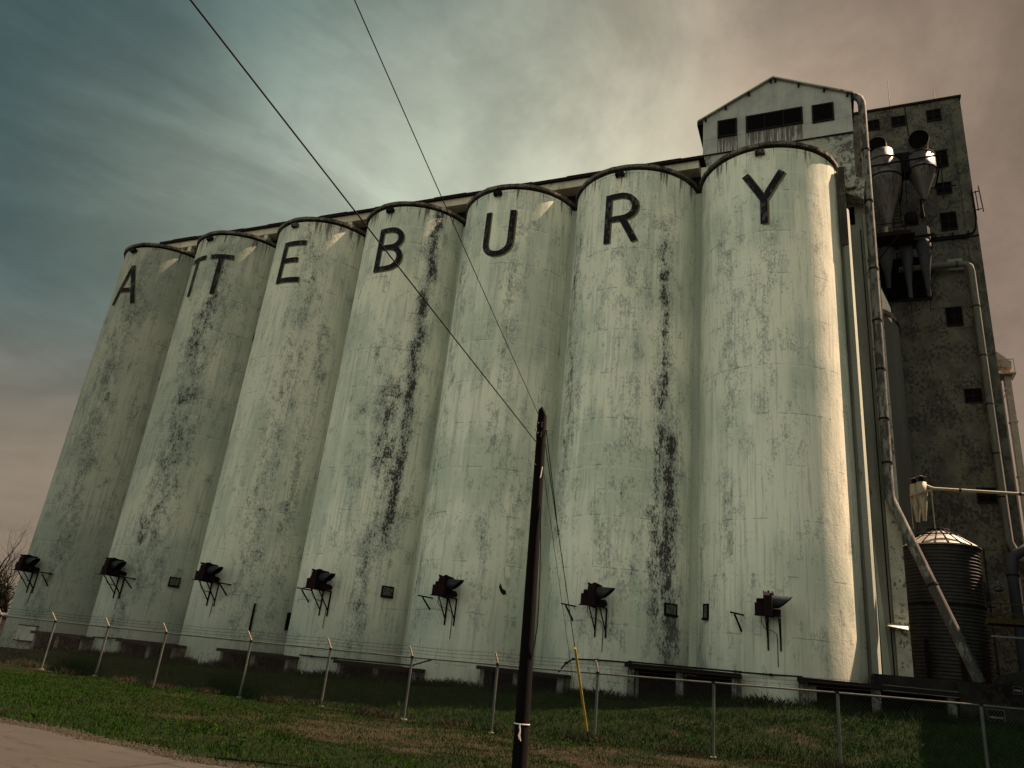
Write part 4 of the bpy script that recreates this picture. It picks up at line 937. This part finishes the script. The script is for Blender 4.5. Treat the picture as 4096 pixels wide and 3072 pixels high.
for f_ in (.225, .235): L(MB().tube([gp(f_), tuple(np.array(gp(f_)) + (.0, .04, -.03))], .025, 8), GA).build('clamp', M['galv'], t)
wire('guy_wire', (-4.95, 12.85, 3.7), (-6.4, 21.5, -1.75), .02, .005, M['iron'], 'second thinner guy wire left of the one with the yellow guard', 'guy wire')
a_ = [(-4.93, 12.72, 3.25), (-4.89, 12.72, 2.8), (-4.86, 12.72, 2.0), (-4.80, 12.72, 1.2), (-4.74, 12.72, .9), (-4.72, 12.72, .4), (-4.73, 12.72, .0), (-4.78, 12.75, -.2)]
a_ = [(-4.96, 12.75, 3.15), (-4.86, 12.75, 2.75), (-4.81, 12.75, 2.2), (-4.77, 12.75, 1.6), (-4.745, 12.75, 1.1), (-4.735, 12.75, .75), (-4.76, 12.75, .45), (-4.80, 12.75, .2)]
loc = a_[0]; o = L(MB().tube(a_, .009, 6), loc).build('drop_cable', M['cable'], None, loc); tag(o, 'slack black cable hanging beside the upper half of the pole', 'cable')

# ------------------------------------------------------------------ trees at the left edge
def bare_tree(x, y, z, h, label):
    t = thing('bare_tree', label, 'tree', (x, y, z)); tr = MB(); tw = MB()
    def grow(p, d, ln, r, dep):
        n = 5; P = [p]; R_ = [r]
        for i in range(n):
            d = d + np.array([random.uniform(-.22, .22), random.uniform(-.22, .22), random.uniform(-.05, .12)]); d /= np.linalg.norm(d)
            p = p + d * ln / n; P.append(p); R_.append(r * (1 - .5 * (i + 1) / n))
        (tr if dep < 2 else tw).tube(P, R_, 7 if dep < 2 else (5 if dep < 4 else 3), cap=False)
        if dep < 6:
            for i in range(2 if dep else 5 + (dep == 1)):
                q = P[random.randint(2, n)]; a = random.uniform(0, 2 * pi)
                dd = d * .75 + np.array([cos(a), sin(a), random.uniform(-.1, .6)]) * .75; dd /= np.linalg.norm(dd)
                grow(q, dd, ln * random.uniform(.58, .78), R_[-1] * .78, dep + 1)
            grow(P[-1], d, ln * .7, R_[-1] * .9, dep + 1)
    grow(np.array((0., 0, -.3)), np.array((0.02, 0, 1.)), h * .36, h * .026, 0)
    tr.build('trunk', M['bark'], t); tw.build('crown', M['bark'], t); return t
random.seed(11)
bare_tree(-89.5, 60, -2.2, 13.5, 'leafless tree at the left edge beside the A silo')
bare_tree(-84.2, 58.5, -2.2, 10.0, 'slimmer leafless tree just touching the left edge of the A silo')
def bush(x, y, z, rx, rz, n, label):
    t = thing('evergreen_bush', label, 'bush', (x, y, z), 'evergreen bushes at the left edge'); v = np.empty((n, 4, 3))
    c_ = rng.normal(0, .5, (9, 3)) * (rx * .7, rx * .7, rz * .45) + (0, 0, rz * .6)
    k = rng.integers(0, 9, n); p_ = c_[k] + rng.normal(0, .33, (n, 3)) * (rx * .8, rx * .8, rz * .5); p_[:, 2] = np.abs(p_[:, 2])
    u_ = rng.normal(0, 1, (n, 3)); u_ /= np.linalg.norm(u_, axis=1)[:, None]; w_ = np.cross(u_, rng.normal(0, 1, (n, 3))); w_ /= np.linalg.norm(w_, axis=1)[:, None]; s_ = rng.uniform(.08, .17, n)[:, None]
    mb = MB()
    for a_, uu, ww, ss_ in zip(p_, u_, w_, s_): mb.add([a_ - uu * ss_, a_ + ww * ss_ * .6, a_ + uu * ss_, a_ - ww * ss_ * .6], [(0, 1, 2, 3)])
    mb.build('foliage', M['leaf'], t); MB().tube([(0, 0, -.3), (0, .1, rz * .7)], [.12, .05], 7).build('stem', M['bark'], t)
bush(-86.5, 57, -2.3, 2.6, 4.6, 9000, 'dark evergreen bush below the bare trees, nearest the A silo')
bush(-91.5, 60, -2.3, 3.4, 5.8, 9000, 'dark evergreen bush below the bare trees, cut by the left edge')
t = thing('small_shed', 'small dark shed just visible past the left end of the fence', 'shed', (-72, 47, -2.2))
MB().box(-3, 1.6, 0, 3, 0, 2.2).build('wall', M['dock'], t); MB().box(-3.3, 1.9, -.3, 3.3, 2.2, 2.38).build('roof', M['galv'], t)

# tall store off to the right of the picture: its shadow covers the bottom right corner
t = thing('storage_warehouse', 'large plain warehouse standing to the right of the dock wall', 'building', (18, 33, -1.5))
MB().box(-5.6, 8, -13, 13, 0, 17).build('wall', M['dock'], t); MB().box(-5.8, 8.2, -13.2, 13.2, 17, 17.3).build('roof', M['galroof'], t)

# ------------------------------------------------------------------ camera
from mathutils import Matrix, Vector
f, pit, rol, yaw = 1612.3, radians(20.817), radians(6.163), radians(-24.124)
Fv = Vector((sin(yaw) * cos(pit), cos(yaw) * cos(pit), sin(pit))); Rv = Vector((cos(yaw), -sin(yaw), 0)); Uv = Rv.cross(Fv)
r2 = Rv * cos(rol) + Uv * sin(rol); u2 = -Rv * sin(rol) + Uv * cos(rol)
cd = bpy.data.cameras.new('camera'); cam = bpy.data.objects.new('camera', cd); C.objects.link(cam)
m4 = Matrix((r2, u2, -Fv)).transposed().to_4x4(); m4.translation = Vector((0, 0, 0)); cam.matrix_world = m4
cd.sensor_fit = 'HORIZONTAL'; cd.sensor_width = 36; cd.lens = 36 * f / 2212; cd.clip_start = .1; cd.clip_end = 6000
bpy.context.scene.camera = cam

# ------------------------------------------------------------------ sun and sky
AZ, EL = radians(34), radians(54.2)       # towards +x and +y
sd = Vector((cos(AZ) * cos(EL), sin(AZ) * cos(EL), sin(EL)))
ld = bpy.data.lights.new('sun', 'SUN'); ld.energy = 5.0; ld.angle = radians(.5); ld.color = (1, .685, .475)
sun = bpy.data.objects.new('sun', ld); C.objects.link(sun); sun.rotation_euler = sd.to_track_quat('Z', 'Y').to_euler()

wd = bpy.data.worlds.new('World'); bpy.context.scene.world = wd; wd.use_nodes = True; nt = wd.node_tree
for n_ in list(nt.nodes): nt.nodes.remove(n_)
g = G(nt); out = g.n('ShaderNodeOutputWorld'); bg = g.n('ShaderNodeBackground'); bg.inputs['Strength'].default_value = .1
nt.links.new(bg.outputs[0], out.inputs[0])
sky = g.n('ShaderNodeTexSky', sky_type='NISHITA'); sky.sun_disc = False; sky.sun_elevation = EL
sky.sun_rotation = atan2(sd.x, sd.y); sky.dust_density = 2.5; sky.air_density = 1.2
D = g.n('ShaderNodeTexCoord').outputs['Generated']; D = g.vm('NORMALIZE', D)
nz = g.noise(D, 2.2, 4, .55, 0, 1); wob = g.vm('SCALE', g.vm('SUBTRACT', nz, (.5, .5, .5)), .20)
DW = g.vm('NORMALIZE', g.vm('ADD', D, wob))
def pix(x, y):
    v = Fv * f + r2 * (x - 1106) - u2 * (y - 829.5); v.normalize(); return v
LOBES = [  # direction, colour (linear), sharpness
 (pix(0, 0), (.007, .013, .016), 16), (pix(100, 570), (.020, .100, .112), 26), (pix(40, 950), (.250, .180, .130), 34), (pix(20, 1150), (.22, .165, .125), 34), (pix(380, 120), (.030, .088, .098), 18),
 (pix(60, 300), (.030, .060, .068), 30), (pix(620, 330), (.19, .27, .245), 18), (pix(760, 20), (.075, .135, .135), 16), (pix(1100, 180), (.36, .44, .36), 20), (pix(1380, 300), (.92, .86, .62), 34),
 (pix(1000, 370), (.90, .89, .68), 32), (pix(620, 470), (.52, .55, .43), 30), (pix(330, 440), (.26, .27, .20), 70), (pix(1480, 40), (.26, .20, .15), 20), (pix(1800, 60), (.29, .20, .145), 20), (pix(1880, 180), (.58, .42, .30), 60),
 (pix(2180, 30), (.050, .038, .030), 22), (pix(2180, 420), (.20, .135, .100), 16), (pix(2200, 750), (.26, .18, .135), 16),
 (Vector((0, 0, 1)), (.07, .10, .11), 5), (Vector((0, -1, .26)).normalized(), (1.03, 1.05, .87), 3.4), (Vector((-1, -.4, .15)).normalized(), (.45, .52, .48), 4), (Vector((1, -.3, .15)).normalized(), (.25, .21, .17), 4),  # includes an added bright lobe behind the camera to light the silo fronts
]
acc = None; wsum = None
for d_, c_, k_ in LOBES:
    wgt = g.m('EXPONENT', g.m('MULTIPLY', g.m('SUBTRACT', g.vm('DOT_PRODUCT', DW, tuple(d_)), 1), k_ * 2.2))
    cc = g.vm('SCALE', tuple(c_), wgt)
    acc = cc if acc is None else g.vm('ADD', acc, cc); wsum = wgt if wsum is None else g.m('ADD', wsum, wgt)
cl = g.vm('SCALE', acc, g.m('DIVIDE', 1, wsum))
# cirrus wisps and soft cloud masses
q = g.xyz(D)
d1, d2 = pix(0, 230), pix(640, 500); nn_ = d1.cross(d2).normalized(); tt_ = (d2 - d1).normalized()
wis = g.noise(g.cxyz(g.m('MULTIPLY', g.vm('DOT_PRODUCT', g.vm('ADD', D, g.vm('SCALE', wob, .35)), tuple(nn_)), 4.6), g.m('MULTIPLY', g.vm('DOT_PRODUCT', D, tuple(tt_)), 1.25), 3.3), 1.5, 6, .6, .5)
mass = g.noise(D, 4.2, 7, .6, .25)
k1 = g.m('ADD', 1, g.m('MULTIPLY', g.m('SUBTRACT', g.ss(wis, .3, .72), .42), g.m('ADD', .10, g.m('MULTIPLY', g.ss(g.vm('DOT_PRODUCT', D, tuple(pix(200, 450))), .84, .98), .42))))
k2 = g.m('ADD', 1, g.m('MULTIPLY', g.m('SUBTRACT', g.ss(mass, .3, .7), .45), g.m('ADD', .24, g.m('MULTIPLY', g.ss(g.vm('DOT_PRODUCT', D, tuple(pix(1800, 120))), .80, .98), .36))))
cl = g.vm('SCALE', cl, g.m('MULTIPLY', k1, k2))
cl = g.vm('SCALE', cl, 3.35)
fin = g.mix(.08, cl, g.mix(1, sky.outputs[0], (.45, .38, .24), 'MULTIPLY'))
g.put(bg.inputs['Color'], fin)

sc = bpy.context.scene
sc.view_settings.view_transform = 'Standard'; sc.view_settings.look = 'None'; sc.view_settings.exposure = 1.62; sc.view_settings.gamma = 1
sc.render.engine = 'CYCLES'; sc.cycles.use_denoising = True; sc.cycles.max_bounces = 4; sc.cycles.diffuse_bounces = 2; sc.cycles.glossy_bounces = 2
sc.render.resolution_x, sc.render.resolution_y = 1024, 768
